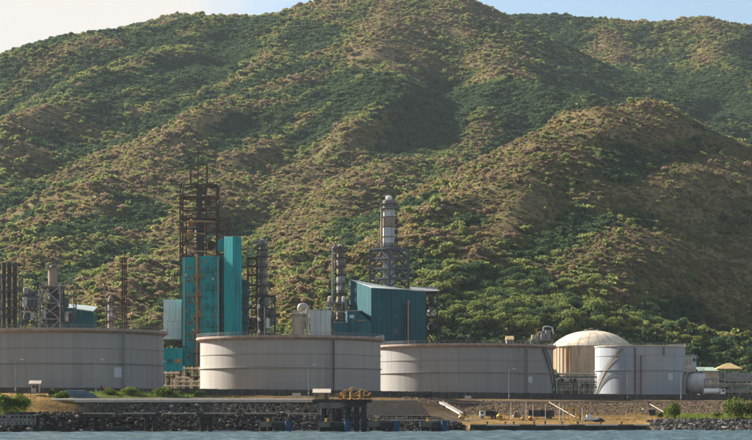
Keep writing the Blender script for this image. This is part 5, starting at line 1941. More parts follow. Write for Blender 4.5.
    xa, xb = wx(-24, Yt), wx(35, Yt)
    k = 14
    for yy in (Yt, Yt + 1.8):
        bar("top_chord", (xa, yy, za), (xb, yy, za), .16, M["gsteel"], r)
        bar("bottom_chord", (xa, yy, zb), (xb, yy, zb), .16, M["gsteel"], r)
        for i in range(k):
            x0, x1 = xa + (xb - xa) * i / k, xa + (xb - xa) * (i + 1) / k
            bar("upright", (x0, yy, zb), (x0, yy, za), .11, M["gsteel"], r)
            zz = zb + (za - zb) * .62
            bar("brace", (x0, yy, zb), ((x0 + x1) / 2, yy, zz), .1, M["gsteel"], r)
            bar("brace", ((x0 + x1) / 2, yy, zz), (x1, yy, zb), .1, M["gsteel"], r)
        bar("mid_rail", (xa, yy, zb + (za - zb) * .62), (xb, yy, zb + (za - zb) * .62), .1, M["gsteel"], r)
    block("walk_plate", xa, xb, Yt + .1, Yt + 1.7, zb + .1, zb + .18, M["steel"], r)
    r = empty("mooring_post", (wx(36.8, Yt), Yt, 0))
    tag(r, "thick black mooring post at the end of the pale truss walkway", "mooring post")
    MB().tube((wx(36.8, Yt), Yt + 1, -3), (wx(36.8, Yt), Yt + 1, wz(416, Yt)), .55, 12).build("pile", M["black"], r, smooth=True)
    MB().lathe([(.75, wz(416, Yt) + .002), (.75, wz(414.6, Yt)), (.3, wz(414, Yt))], 12, (wx(36.8, Yt), Yt + 1)).build("cap", M["steel"], r)
    block("fender_timber", wx(36.8, Yt) - .45, wx(36.8, Yt) + .45, Yt - .1, Yt + .43, -.5, wz(425, Yt), M["black"], r)


jetty()


# ------------------------------------------------------------------ quay, embankment and yard
def quay():
    root = empty("quay_wall", (51, 592, 0))
    tag(root, "dark weathered concrete quay wall along the sandy yard", "quay")
    n = 11
    for i in range(n):
        xa, xb = 26.0 + 50.4 * i / n, 26.0 + 50.4 * (i + 1) / n
        ya, yb = np.interp(xa, [27, 75], [589.2, 593.2]), np.interp(xb, [27, 75], [589.2, 593.2])
        MB().prism([(xa + .03, ya), (xb - .03, yb), (xb - .03, yb + 2.2), (xa + .03, ya + 2.2)], -2.5, 1.45).build("wall_panel", M["dconcrete"], root)
        MB().prism([(xa + .03, ya - .25), (xb - .03, yb - .25), (xb - .03, yb + 1.6), (xa + .03, ya + 1.6)], 1.452, 1.86).build("coping_slab", M["deck"] if i % 3 else M["concrete"], root)
        if i % 2 == 0:
            MB().tube((xa + 1, ya - .35, -.2), (xa + 1, ya - .35, 1.3), .3, 10).build("tyre_fender", M["black"], root, smooth=True)
    for k, px in enumerate((487, 505, 513.5, 534, 545, 562, 578, 601, 622)):
        x = wx(px, 592); y = float(np.interp(x, [27, 75], [589.2, 593.2])) + .7
        if px < 480 or x < 26.5:
            continue
        r = empty("bollard", (x, y, 1.86))
        tag(r, f"squat dark mooring bollard on the quay edge, number {('one', 'two', 'three', 'four', 'five', 'six', 'seven', 'eight', 'nine')[k]} counting from the jetty", "bollard", "bollards on the quay")
        MB().lathe([(.22, 1.86), (.18, 2.3), (.36, 2.4), (.34, 2.6), (.1, 2.66)], 10, (x, y)).build("bollard_body", M["rust"] if k % 2 else M["black"], r, smooth=True)

    # revetment with slanted end, coloured near black, much darker than the bank
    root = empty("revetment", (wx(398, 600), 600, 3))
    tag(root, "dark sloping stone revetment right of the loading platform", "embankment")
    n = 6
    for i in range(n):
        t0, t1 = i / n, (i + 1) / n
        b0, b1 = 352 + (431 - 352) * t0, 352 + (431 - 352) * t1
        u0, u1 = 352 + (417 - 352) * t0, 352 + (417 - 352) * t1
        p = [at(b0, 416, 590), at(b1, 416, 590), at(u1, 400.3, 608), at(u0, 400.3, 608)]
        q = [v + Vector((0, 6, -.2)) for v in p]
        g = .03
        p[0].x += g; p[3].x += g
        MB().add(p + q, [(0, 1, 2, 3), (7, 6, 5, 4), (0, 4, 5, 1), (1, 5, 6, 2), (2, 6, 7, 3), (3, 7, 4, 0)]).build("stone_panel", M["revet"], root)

    # pale chute down the bank, and its foot
    root = empty("drain_chute", at(451, 408, 640))
    tag(root, "pale concrete drain chute running down the brown bank", "drain")
    p, q = at(441, 402.5, 652), at(461.5, 413.8, 632)
    bar("chute_slab", p, q, 1.1, M["deck"], root, d=.5)
    for s in (-.6, .6):
        bar("chute_kerb", p + Vector((s * .8, 0, .45)), q + Vector((s * .8, 0, .45)), .2, M["concrete"], root)

    # pipeline along the top of the bank
    root = empty("shore_pipeline", (60, 700, 9))
    tag(root, "thin pale pipeline on sleepers along the top of the brown bank", "pipeline")
    pts = []
    for px in range(432, 780, 12):
        Yq = np.interp(px, [430, 760], [672, 716])
        x = wx(px, Yq)
        pts.append((x, Yq, max(shore_z(x, Yq) + .55, wz(403, Yq) - .2)))
    MB().path(pts, .2, 6).build("pipe", M["tan"], root)
    for p in pts[::2]:
        block("sleeper", p[0] - .25, p[0] + .25, p[1] - .7, p[1] + .7, p[2] - 1.2, p[2] - .2, M["dconcrete"], root)


quay()


def yard():
    gz = lambda x, y: shore_z(x, y)
    def spot(px, Y):
        x = wx(px, Y)
        return x, gz(x, Y)
    # yellow buoys
    for px, Y, r_, m_, lab in ((461.5, 612, .95, "yellow", "yellow mooring buoy at the foot of the pale chute"), (499.5, 618, .9, "yellow", "yellow buoy lying beside the dark truck"),
                               (530.5, 614, .75, "orange", "orange buoy lying before the dark trailer"), (522.5, 614, .55, "yellow", "small yellow buoy left of the orange buoy")):
        x, z = spot(px, Y)
        o = empty("buoy", (x, Y, z)); tag(o, lab, "buoy", "buoys lying in the yard")
        mb = MB()
        prof = [(max(.03, r_ * math.sin(t)), z + r_ * .93 - r_ * math.cos(t)) for t in np.linspace(.02, math.pi - .02, 9)]
        mb.lathe(prof, 16, (x, Y)).build("float", M[m_], o, smooth=True)
        ring_profile(mb := MB(), [(r_ - .05, z + r_ * .8), (r_ + .12, z + r_ * .8), (r_ + .12, z + r_ * 1.05), (r_ - .05, z + r_ * 1.05)], 16, (x, Y))
        mb.build("rubbing_band", M["steel"], o)
        MB().tube((x, Y, z + r_ * 1.85), (x, Y, z + r_ * 2.2), .1, 8).build("lifting_eye", M["steel"], o)
    # flatbed truck
    x, z = spot(489, 622)
    o = empty("flatbed_truck", (x, 622, z)); tag(o, "dark flatbed truck with white cab parked in the sandy yard", "truck")
    MB().xprism([(621, z + .6), (623.1, z + .6), (623.1, z + 1.5), (622.9, z + 2.2), (621.2, z + 2.2), (621, z + 1.5)][::-1], x - 2.7, x - 1.2).build("cab", M["vwhite"], o)
    block("windscreen", x - 2.5, x - 1.5, 620.9, 620.98, z + 1.45, z + 2.0, M["glass"], o)
    block("bed", x - 1.1, x + 2.8, 620.9, 623.2, z + .75, z + 1.0, M["steel"], o)
    block("load_box", x - .9, x + 1.6, 621.1, 623.0, z + 1.0, z + 2.3, M["black"], o)
    block("load_box", x + 1.7, x + 2.6, 621.2, 622.9, z + 1.0, z + 2.0, M["steel"], o)
    for dx in (-2.0, .9, 2.0):
        for yy in (620.95, 622.85):
            w_ = MB().tube((x + dx, yy, z + .42), (x + dx, yy + .3, z + .42), .44, 14).build("wheel", M["black"], o)
            MB().tube((x + dx, yy - .03, z + .42), (x + dx, yy + .33, z + .42), .2, 10).build("hub", M["gsteel"], w_)
    # dark trailer
    x, z = spot(541, 624)
    o = empty("box_trailer", (x, 624, z)); tag(o, "long dark box trailer standing before the brown bank", "trailer")
    for i in range(4):
        block("box_panel", x - 3.8 + i * 1.9 + .03, x - 3.8 + (i + 1) * 1.9 - .03, 623, 625.2, z + .75, z + 2.4, M["steel"] if i % 2 else M["black"], o)
    block("chassis", x - 3.9, x + 3.9, 623.2, 625, z + .5, z + .74, M["rust"], o)
    for dx in (-2.8, 1.8, 2.8):
        for yy in (622.95, 624.9):
            w_ = MB().tube((x + dx, yy, z + .42), (x + dx, yy + .3, z + .42), .43, 14).build("wheel", M["black"], o)
            MB().tube((x + dx, yy - .03, z + .42), (x + dx, yy + .33, z + .42), .2, 10).build("hub", M["gsteel"], w_)
    # rubbish heap of pipes behind
    x, z = spot(517, 630)
    o = empty("pipe_stack", (x, 630, z)); tag(o, "stack of old grey pipes between truck and trailer", "pipe stack")
    for k in range(9):
        row, j = (0, k) if k < 4 else ((1, k - 4) if k < 7 else (2, k - 7))
        cx, cz = x - 1 + j * .62 + row * .31, z + .3 + row * .55
        MB().tube((cx, 627.5, cz), (cx, 632, cz), .3, 10).build("pipe", M[("gsteel", "rust", "tan")[k % 3]], o)
    # portal frame
    x, z = spot(572.5, 606)
    o = empty("hoist_frame", (x, 606, z)); tag(o, "yellow portal hoist frame standing on the quay", "hoist")
    for dx in (-1.05, 1.0):
        bar("post", (x + dx, 606, z - .2), (x + dx, 606, z + 4.2), .3, M["yellow"], o)
        bar("foot_beam", (x + dx, 605, z + .1), (x + dx, 607, z + .1), .26, M["yellow"], o)
    bar("cross_beam", (x - 1.7, 606, z + 4.2), (x + 1.7, 606, z + 4.2), .34, M["yellow"], o)
    bar("knee_brace", (x - 1.05, 606, z + 3.2), (x - .2, 606, z + 4.1), .16, M["yellow"], o)
    block("hoist_block", x + .1, x + .55, 605.8, 606.2, z + 3.4, z + 4.0, M["steel"], o)
    # small boat on the hard
    x, z = spot(590, 612)
    o = empty("workboat", (x, 612, z)); tag(o, "small white and black workboat drawn up on the yard", "boat")
    vs = []
    for t, w, k0 in ((-2.6, .7, .15), (-1.4, .95, 0), (.6, .95, 0), (1.8, .6, .12), (2.6, .06, .45)):
        vs += [(x + t, 612 - w, z + 1.15 + k0 * .5), (x + t, 612 - w * .75, z + .35 + k0), (x + t, 612, z + .12 + k0), (x + t, 612 + w * .75, z + .35 + k0), (x + t, 612 + w, z + 1.15 + k0 * .5)]
    fs = [(k * 5 + i, (k + 1) * 5 + i, (k + 1) * 5 + i + 1, k * 5 + i + 1) for k in range(4) for i in range(4)] + [(k * 5, k * 5 + 4, (k + 1) * 5 + 4, (k + 1) * 5) for k in range(4)] + [(0, 1, 2, 3, 4)]
    MB().add(vs, fs).build("hull", M["vwhite"], o)
    MB().box(x - 1.0, x + .5, 611.4, 612.6, z + 1.16, z + 2.0).build("wheelhouse", M["sign"], o)
    block("outboard_motor", x - 3.0, x - 2.62, 611.8, 612.2, z + .5, z + 1.8, M["black"], o)
    for dx in (-1.4, 1.0):
        block("cradle", x + dx - .15, x + dx + .15, 611.2, 612.8, z - .1, z + .34, M["rust"], o)
    x, z = spot(598.5, 613)
    o = empty("tarpaulin_heap", (x, 613, z)); tag(o, "black tarpaulin heap beside the white workboat", "tarpaulin")
    mb = MB()
    rng = random.Random(3)
    prof = [(1.7, z - .1), (1.5, z + .4), (1.0, z + .85), (.4, z + 1.05), (.05, z + 1.1)]
    mb.lathe(prof, 14, (x, 613))
    mb.v = [(a + rng.uniform(-.12, .12), b + rng.uniform(-.12, .12), c + rng.uniform(-.1, .1)) for a, b, c in mb.v]
    mb.build("sheet", M["black"], o, smooth=True)
    # concrete block house on the right
    x, z = spot(652, 640)
    o = empty("valve_chamber", (x, 640, z)); tag(o, "dark concrete valve chamber with pale lid on the dry grass", "chamber")
    MB().box(x - .9, x + .9, 639, 641, z - .4, z + 1.9).build("chamber_wall", M["dconcrete"], o)
    block("lid", x - 2.8, x + .95, 638.8, 641.1, z + 1.95, z + 2.2, M["deck"], o)
    block("hatch", x - .4, x + .4, 638.9, 638.98, z + .3, z + 1.3, M["steel"], o)
    # posts and lines in the yard
    for k, (px, Y, top) in enumerate(((511, 612, 402), (526, 613, 401.5), (533, 613, 403), (545.5, 613, 404), (559.5, 607, 402.5), (563, 607, 405), (582, 607, 408))):
        x, z = spot(px, Y)
        o = empty("flag_pole", (x, Y, z))
        where = ("between truck and pipe stack", "above the small yellow buoy", "above the orange buoy", "in front of the dark trailer", "first left of the yellow hoist", "closest left of the yellow hoist", "right of the yellow hoist")[k]
        tag(o, f"thin white pole standing {where}", "pole", "thin poles in the yard")
        zt = wz(top, Y)
        MB().tube((x, Y, z - .2), (x, Y, zt), .075, 6, .05).build("shaft", M["vwhite"], o, smooth=True)
        MB().lathe([(.22, z - .2), (.2, z + .25), (.08, z + .35)], 8, (x, Y)).build("foot", M["concrete"], o)
    # crane boom lying on the bank
    for k, (a, b, lab) in enumerate(((at(549, 402, 640), at(575, 417, 612), "slender pale boom slanting over the trailer to the yellow hoist"), (at(650, 404, 660), at(664, 412, 640), "slender pale boom slanting down to the green bush"))):
        o = empty("crane_boom", b); tag(o, lab, "boom")
        for s in (-.3, .3):
            bar("boom_rail", a + Vector((0, s, 0)), b + Vector((0, s, 0)), .12, M["cream"], o)
        for t in np.linspace(.05, .95, 12):
            p = a + (b - a) * t
            bar("lacing", p + Vector((0, -.3, 0)), p + Vector((0, .3, 0)), .08, M["cream"], o)
        bar("boom_foot", b + Vector((0, -.4, 0)), Vector((b.x, b.y - .4, gz(b.x, b.y) - .2)), .15, M["steel"], o)
        bar("boom_prop", a + Vector((0, 0, 0)), Vector((a.x, a.y, min(gz(a.x, a.y), a.z) - .2)), .15, M["steel"], o)


yard()


# ------------------------------------------------------------------ left bank: hut, hull, fences, lamps
def left_bank():
    Y = 590
    x = wx(35, Y); z = shore_z(x, Y)
    z = max(z, wz(391, Y))
    o = empty("guard_hut", (x, Y, z)); tag(o, "small cream guard hut with overhanging roof on the sandy bank", "hut")
    MB().box(x - 1.1, x + 1.1, Y, Y + 2.2, z - .5, z + 1.9).build("wall", M["plaster"], o)
    MB().xprism([(Y - .7, z + 1.85), (Y + 1.1, z + 2.75), (Y + 2.9, z + 1.85), (Y + 2.9, z + 2.05), (Y + 1.1, z + 2.95), (Y - .7, z + 2.05)], x - 1.7, x + 1.7).build("roof", M["plaster"], o)
    block("window", x - .75, x + .1, Y - .08, Y - .01, z + .8, z + 1.5, M["glass"], o)
    block("door", x + .3, x + .95, Y - .08, Y - .01, z - .3, z + 1.6, M["steel"], o)
    # upturned hull
    Y = 586
    xa, xb = wx(54, Y), wx(96, Y)
    z0 = wz(400.3, Y)
    o = empty("upturned_hull", ((xa + xb) / 2, Y, z0)); tag(o, "dark blue upturned boat hull lying above the rocks", "boat")
    secs = [(xa, .3, .5), (xa + 1.6, 1.2, 1.6), (xa + 3.2, 1.7, 2.35), (xb - 3.5, 1.8, 2.3), (xb - 1.2, 1.5, 1.7), (xb, .9, 1.0)]
    vs = []
    for xx, w, h in secs:
        h = h * 1.18
        vs += [(xx, Y + 2 - w, z0 - .4), (xx, Y + 2 - w * .9, z0 + h * .6), (xx, Y + 2 - w * .45, z0 + h), (xx, Y + 2 + w * .45, z0 + h), (xx, Y + 2 + w * .9, z0 + h * .6), (xx, Y + 2 + w, z0 - .4)]
    fs = [(k * 6 + i, (k + 1) * 6 + i, (k + 1) * 6 + i + 1, k * 6 + i + 1) for k in range(5) for i in range(5)] + [(5, 4, 3, 2, 1, 0), (30, 31, 32, 33, 34, 35)]
    MB().add(vs, fs).build("hull", M["navy"], o)
    bar("keel", (xa + 2.9, Y + 2, z0 + 2.75), (xb - 3.2, Y + 2, z0 + 2.75), .2, M["sign"], o)
    bar("gunwale", (xa + 2, Y + .1, z0 + .5), (xb - 2, Y + .1, z0 + .5), .2, M["steel"], o)
    # fences
    def fence(pts, lab, mat, h=1.5, rails=2, step=2.0, w=.12):
        o = empty("fence", pts[0]); tag(o, lab, "fence")
        for a, b in zip(pts[:-1], pts[1:]):
            a, b = Vector(a), Vector(b)
            k = max(1, int((b - a).length / step))
            for i in range(k + 1):
                p = a + (b - a) * (i / k)
                bar("post", p + V(0, 0, -.3), p + V(0, 0, h), w, mat, o)
            for j in range(rails):
                zz = h * (j + 1) / rails - .08
                bar("rail", a + V(0, 0, zz), b + V(0, 0, zz), w * .7, mat, o)
        return o
    P = lambda px, Y, dz=0: (wx(px, Y), Y, shore_z(wx(px, Y), Y) + dz)
    fence([P(-6, 597), P(24, 598), P(50, 599)], "low rusty post and rail fence below the big left tank", M["rust"], 1.4)
    fence([P(12, 588), P(49, 588)], "dark timber post fence along the sandy edge before the guard hut", M["rust"], 1.2, 1, 2.2, .16)
    fence([P(107, 612), P(120, 613), P(166, 622)], "brown pipe fence with cream rails behind the green bushes", M["tan"], 2.0, 3, 1.5, .11)
    fence([P(560, 716), P(640, 738), P(740, 768)], "thin dark fence along the foot of the bund wall", M["rust"], 1.3, 2, 3.0, .1)
    for k, px in enumerate((101.5, 105.5)):
        a = P(px, 611)
        o = empty("gate_post", a); tag(o, f"thick rust red gate post, {('left', 'right')[k]} one of the pair beside the pipe fence", "gate post", "pair of gate posts")
        MB().tube((a[0], a[1], a[2] - .3), (a[0], a[1], a[2] + 2.4), .28, 8).build("shaft", M["redpipe"] if k == 0 else M["yellow"], o)
        MB().lathe([(.36, a[2] + 2.4), (.3, a[2] + 2.55), (.05, a[2] + 2.6)], 8, (a[0], a[1])).build("cap", M["steel"], o)
    # street lamps
    for px, top, Y, lab in ((15.5, 361, 606, "slim lamp post before the huge left tank, left of the guard hut"), (96, 361, 610, "slim lamp post before the huge left tank, above the upturned hull"),
                            (308.5, 366, 648, "slim lamp post before the warm grey tank behind the jetty head"), (509, 370, 724, "slim lamp post before the grey tank's pale sign"),
                            (627.5, 371, 772, "slim lamp post before the blue grey tank's stair"), (681, 372, 785, "slim lamp post between blue grey tank and silver vessel"),
                            (158.5, 363, 628, "slim lamp post where the left tank ends")):
        x = wx(px, Y); z = shore_z(x, Y); zt = wz(top, Y)
        o = empty("lamp_post", (x, Y, z)); tag(o, lab, "lamp post", "lamp posts before the tanks")
        MB().tube((x, Y, z - .2), (x, Y, zt), .13, 6, .08).build("pole", M["gsteel"], o, smooth=True)
        MB().path([(x, Y, zt - .05), (x + .5, Y, zt + .3), (x + 1.6, Y, zt + .45)], .07, 5).build("arm", M["gsteel"], o)
        block("lamp_head", x + 1.3, x + 2.3, Y - .18, Y + .18, zt + .36, zt + .54, M["vwhite"], o)
        block("control_box", x - .2, x + .2, Y - .32, Y - .14, z + 1.0, z + 1.6, M["sign"], o)
    # concrete crate by the bund wall
    for k, (px, Y, w_, m_, lab) in enumerate(((296.5, 648, 1.3, "deck", "pale concrete block before the warm grey tank"), (468, 712, 1.1, "deck", "pale concrete block at the foot of the middle grey tank"),
                                              (428, 706, 1.6, "dconcrete", "dark concrete block where the stone bank begins"))):
        x = wx(px, Y); z = shore_z(x, Y)
        o = empty("concrete_block", (x, Y, z)); tag(o, lab, "concrete block")
        MB().prism([(x - w_, Y), (x + w_, Y), (x + w_ * .9, Y + 1.4), (x - w_ * .9, Y + 1.4)], z - .3, z + 1.35).build("body", M[m_], o)
        block("lifting_lug", x - .12, x + .12, Y + .5, Y + .8, z + 1.35, z + 1.55, M["steel"], o)


left_bank()


# ------------------------------------------------------------------ riprap: thousands of small stones
def ico():
    bm = bmesh.new()
    bmesh.ops.create_icosphere(bm, subdivisions=1, radius=1)
    v = np.array([p.co[:] for p in bm.verts]); f = np.array([[q.index for q in p.verts] for p in bm.faces])
    bm.free()
    return v, f


ICO_V, ICO_F = ico()


def riprap(name, label, ranges, count, seed, size=(.35, .95), mat=None):
    rng = np.random.default_rng(seed)
    Vs, Fs, n = [], [], 0
    for k in range(count):
        xa, xb = ranges[rng.integers(len(ranges))]
        x = rng.uniform(xa, xb)
        c = int(np.argmin(np.abs(LX[0] - x)))
        prof_y, prof_z = LY[:, c], LZ[:, c]
        zc = rng.uniform(-.5, np.interp(x, SX, SP[:, 2, 1]) + .5) if rng.uniform() < .7 or not -76 < x < -5 else rng.uniform(4.5, 8.6)
        y = float(np.interp(zc, np.maximum.accumulate(prof_z[:26]), prof_y[:26])) + rng.uniform(-.5, .5)
        s = rng.uniform(*size) * (1 + .5 * (rng.uniform() < .1))
        v = ICO_V * (1 + rng.normal(size=(len(ICO_V), 1)) * .22) * np.array([s * rng.uniform(.8, 1.4), s, s * rng.uniform(.55, .9)])
        a = rng.uniform(0, 6.28)
        ca_, sa = math.cos(a), math.sin(a)
        v = np.stack([v[:, 0] * ca_ - v[:, 1] * sa, v[:, 0] * sa + v[:, 1] * ca_, v[:, 2]], -1) + np.array([x, y, zc + .1])
        Vs.append(v); Fs.append(ICO_F + n); n += len(v)
    me = bpy.data.meshes.new(name)
    me.from_pydata(np.concatenate(Vs).tolist(), [], np.concatenate(Fs).tolist())
    me.materials.append(mat or M["rock"])
    o = bpy.data.objects.new(name, me)
    COL.objects.link(o)
    tag(o, label, "rocks", kind="stuff")
    return o


def rock_material(name, k):
    m, n, l = new_mat(name)
    out = n.new("ShaderNodeOutputMaterial")
    b = n.new("ShaderNodeBsdfPrincipled")
    b.inputs["Roughness"].default_value = .9
    b.inputs["Specular IOR Level"].default_value = 0
    g = n.new("ShaderNodeNewGeometry")
    st = [(0, (.011, .011, .011)), (.6, (.026, .025, .024)), (.85, (.048, .043, .038)), (.96, (.085, .074, .062)), (1, (.15, .13, .11))]
    r = ramp(n, [(p, tuple(min(.5, q * k) for q in c)) for p, c in st], g.outputs["Random Per Island"], l)
    v = world_pos(n, l)
    t = noise_node(n, l, v, 1.5, 4, .6)
    r2 = ramp(n, [(.3, (.6, .6, .6)), (.7, (1.3, 1.3, 1.3))], t.outputs["Fac"], l)
    c = mixrgb(n, l, 1, r.outputs["Color"], r2.outputs["Color"], 'MULTIPLY')
    l.new(c.outputs["Color"], b.inputs["Base Color"])
    l.new(b.outputs["BSDF"], out.inputs["Surface"])
    return m


M_RIP = rock_material("dark_riprap_stone", 1.6)
M_RIP2 = rock_material("pale_riprap_stone", 2.6)
riprap("riprap", "dark riprap stones along the shore below the jetty", [(-150, -110), (-110, -20), (-60, 0), (-20, 24)], 14000, 5, (.18, .62), M_RIP)
riprap("riprap", "pale and grey riprap stones below the bushes on the right shore", [(77, 125), (80, 112), (77, 90)], 3000, 6, (.2, .75), M_RIP2)


def bank_stones():
    """fist to head sized stones lying on the brown bank"""
    rng = np.random.default_rng(15)
    Vs, Fs, n = [], [], 0
    for k in range(6500):
        x = rng.uniform(8, 118); y = rng.uniform(640, 700) + max(0, x - 40) * .12
        z = shore_z(x, y)
        if z > 10.6:
            continue
        s = rng.uniform(.12, .42)
        v = ICO_V * (1 + rng.normal(size=(len(ICO_V), 1)) * .25) * np.array([s * rng.uniform(.8, 1.5), s, s * .7]) + np.array([x, y, z + .05])
        Vs.append(v); Fs.append(ICO_F + n); n += len(v)
    me = bpy.data.meshes.new("bank_stones")
    me.from_pydata(np.concatenate(Vs).tolist(), [], np.concatenate(Fs).tolist())
    me.materials.append(M_BANK)
    o = bpy.data.objects.new("bank_stones", me); COL.objects.link(o)
    tag(o, "loose brown stones strewn over the bank below the bund wall", "stones", kind="stuff")


M_BANK = surface("bank_stone", (.20, .15, .11), (.07, .055, .042), scale=.8, rough=.95, spec=0)
bank_stones()


# ------------------------------------------------------------------ grass tufts on the banks
def tufts(name, label, mat, areas, count, seed, h=(.4, 1.1)):
    rng = np.random.default_rng(seed)
    vs, fs = [], []
    for k in range(count):
        xa, xb, ya, yb = areas[rng.integers(len(areas))]
        x, y = rng.uniform(xa, xb), rng.uniform(ya, yb)
        z = shore_z(x, y) - .08
        hh = rng.uniform(*h)
        for j in range(5):
            a = rng.uniform(0, 6.28); w = rng.uniform(.06, .14); lean = rng.uniform(.1, .5) * hh
            px, py = x + rng.uniform(-.3, .3), y + rng.uniform(-.3, .3)
            i = len(vs)
            vs += [(px - w * math.cos(a), py - w * math.sin(a), z), (px + w * math.cos(a), py + w * math.sin(a), z), (px + lean * math.sin(a), py - lean * math.cos(a), z + hh)]
            fs.append((i, i + 1, i + 2))
    me = bpy.data.meshes.new(name); me.from_pydata(vs, [], fs); me.materials.append(mat)
    o = bpy.data.objects.new(name, me); COL.objects.link(o)
    tag(o, label, "grass", kind="stuff")


L_DRY = leaf_mat("dry_grass_blade", [(.22, .155, .06), (.27, .185, .075)], trans=.3)
L_GRASS = leaf_mat("green_grass_blade", [(.13, .19, .035), (.16, .20, .045)], trans=.35)
tufts("dry_grass", "dry yellow grass on the banks and the yard", L_DRY, [(-115, -80, 556, 596), (26, 78, 612, 648), (76, 112, 612, 650), (-70, 5, 606, 640), (30, 112, 640, 690)], 3600, 8, (.2, .6))
tufts("green_grass", "green grass on the left bank and beside the road", L_GRASS, [(-150, -92, 549, 572), (-84, -52, 600, 622), (84, 130, 602, 640), (-120, -95, 545, 560)], 5200, 9, (.4, 1.2))

# ------------------------------------------------------------------ single trees and shrubs
L_BRIGHT = leaf_mat("leaf_bright_green", [(.145, .195, .055), (.18, .22, .062), (.13, .18, .05)], trans=.48)
L_BUSH = leaf_mat("leaf_shrub", [(.085, .125, .028), (.11, .145, .032)], trans=.45, var=.5)
CROWN = {}
for kname in ("dark", "olive", "green", "bright"):
    mat = L_BRIGHT if kname == "bright" else LEAF[kname]
    CROWN[kname] = [crown_mesh(f"crown_{kname}_{v}", mat, 500 + 7 * v + len(kname), 1.0, [1.55, 1.3, 1.8, 1.45][v], [8, 10, 7, 12][v], 900, .092, base=.2) for v in range(4)]
TRUNKS = [trunk_mesh(f"trunk_{v}", 1.6, 1.0, 900 + v) for v in range(3)]
tree_count = 0
TREES = []


def single_tree(x, y, z, r, kname, sz=1.0, rng=random.Random(77)):
    root = bpy.data.objects.new("tree", None)
    COL.objects.link(root)
    root.location = (x, y, z - .2)
    root.rotation_euler = (0, 0, rng.uniform(0, 6.28))
    root.scale = (r * rng.uniform(.9, 1.15), r * rng.uniform(.9, 1.15), r * sz * rng.uniform(.9, 1.1))
    for nm, me in (("crown", rng.choice(CROWN[kname])), ("trunk", rng.choice(TRUNKS))):
        c = bpy.data.objects.new(nm, me)
        COL.objects.link(c)
        c.parent = root
    root["category"] = "tree"
    root["kind"] = "thing"
    TREES.append((root, kname, 376 + x / y * F_PX, HZ - (z + r - CAM_Z) / y * F_PX, r / y * F_PX * 2))
    return root


FOOT = [  # trees at the foot of the hill: px, py of the crown's middle, width in px, kind
    (470, 326, 15, "bright"), (482, 320, 22, "bright"), (496, 324, 20, "bright"), (508, 319, 18, "green"), (519, 325, 18, "bright"), (529, 327, 14, "green"),
    (546, 320, 22, "dark"), (560, 316, 20, "dark"), (572, 321, 16, "dark"), (595, 309, 27, "bright"), (612, 322, 15, "green"), (624, 328, 16, "bright"), (638, 333, 16, "green"),
    (654, 329, 16, "dark"), (668, 336, 14, "bright"), (684, 338, 15, "green"), (700, 336, 18, "bright"), (716, 341, 17, "green"), (730, 343, 17, "bright"), (744, 338, 18, "green"),
    (706, 352, 13, "dark"), (722, 355, 14, "bright"), (738, 354, 16, "green"), (749, 357, 12, "dark"), (712, 375, 12, "dark"), (728, 371, 13, "bright"), (744, 370, 14, "green"),
    (99, 318, 14, "dark"), (107, 322, 12, "green"), (68, 321, 12, "green"), (80, 323, 10, "bright"), (118, 324, 10, "bright"), (139, 322, 12, "olive"), (150, 324, 12, "bright"), (158, 322, 10, "bright"),
    (281, 326, 12, "bright"), (444, 330, 10, "green"), (457, 333, 9, "dark"),
]
rngF = random.Random(5)
for px, py, w, kname in FOOT:
    Y = rngF.uniform(955, 1010)
    if py > 345:
        Y = rngF.uniform(905, 930)
    x = wx(px, Y)
    zc = wz(py, Y)
    z = float(terr_z(x, Y)) if Y > 935 else 11.8
    r = w / F_PX * Y / 2 * 1.15
    # walk along the line of sight until the crown sits on the ground
    best = None
    for yy in np.arange(990 if 540 < px < 650 else 910, 1500, 4.0):
        zz = float(terr_z(wx(px, yy), yy)) if yy > 935 else 11.8
        want = wz(py, yy) - r * yy / Y * .8
        d = abs(zz - want)
        if best is None or d < best[0]:
            best = (d, yy, zz)
    d, Y, z = best
    r = w / F_PX * Y / 2 * .98
    single_tree(wx(px, Y), Y, z, r, kname, max(1.0, min(2.2, 1 + (d / r if wz(py, Y) - r * .8 > z else 0))))

for i in single[:300 - len(FOOT)]:
    single_tree(float(TX[i]), float(TY[i]), float(TZ[i]), float(TR[i]), (("bright", "green", "dark")[int(i) % 3] if TY[i] < 1050 else KIND_ORDER[int(TK[i])]) if TK[i] < 3 else "olive")

# labels that single out each tree: colour and size, height on the slope, landmark below it, order from the left
MARKS = [(35, "the slim stacks"), (75, "the lattice column"), (110, "the small column"), (140, "the lone mast"), (175, "the white block"), (215, "the teal tower"), (262, "the dark grey column"),
         (300, "the hopper vessel"), (322, "the white shed"), (345, "the banded column"), (390, "the chimney"), (425, "the open steel bay"), (456, "the red roofs"), (490, "the middle grey tank"), (525, "the grey tank's stair"),
         (548, "the duct skid"), (590, "the cream dome"), (640, "the blue grey tank"), (694, "the white cabin"), (730, "the tan pyramid roof"), (760, "the loading gantry")]
ORD = ["first ", "second ", "third ", "fourth ", "fifth ", "sixth ", "seventh ", "eighth ", "ninth ", "tenth ", "eleventh ", "twelfth ", "thirteenth ", "fourteenth ", "fifteenth ", "sixteenth ", "seventeenth ", "eighteenth ", "nineteenth ", "twentieth "] + [f"{n}th " for n in range(21, 60)]
COLW = {"dark": "dark green", "olive": "olive", "green": "mid green", "bright": "bright green"}
clusters = {}
for t in TREES:
    root, kname, px, py, w = t
    mark = min(MARKS, key=lambda m: abs(m[0] - px))[1]
    band = "at the hill's foot" if py > 300 else "low on the slope" if py > 250 else "halfway up the slope" if py > 170 else "high on the slope" if py > 80 else "near the ridge"
    clusters.setdefault((COLW[kname], band, mark), []).append(t)
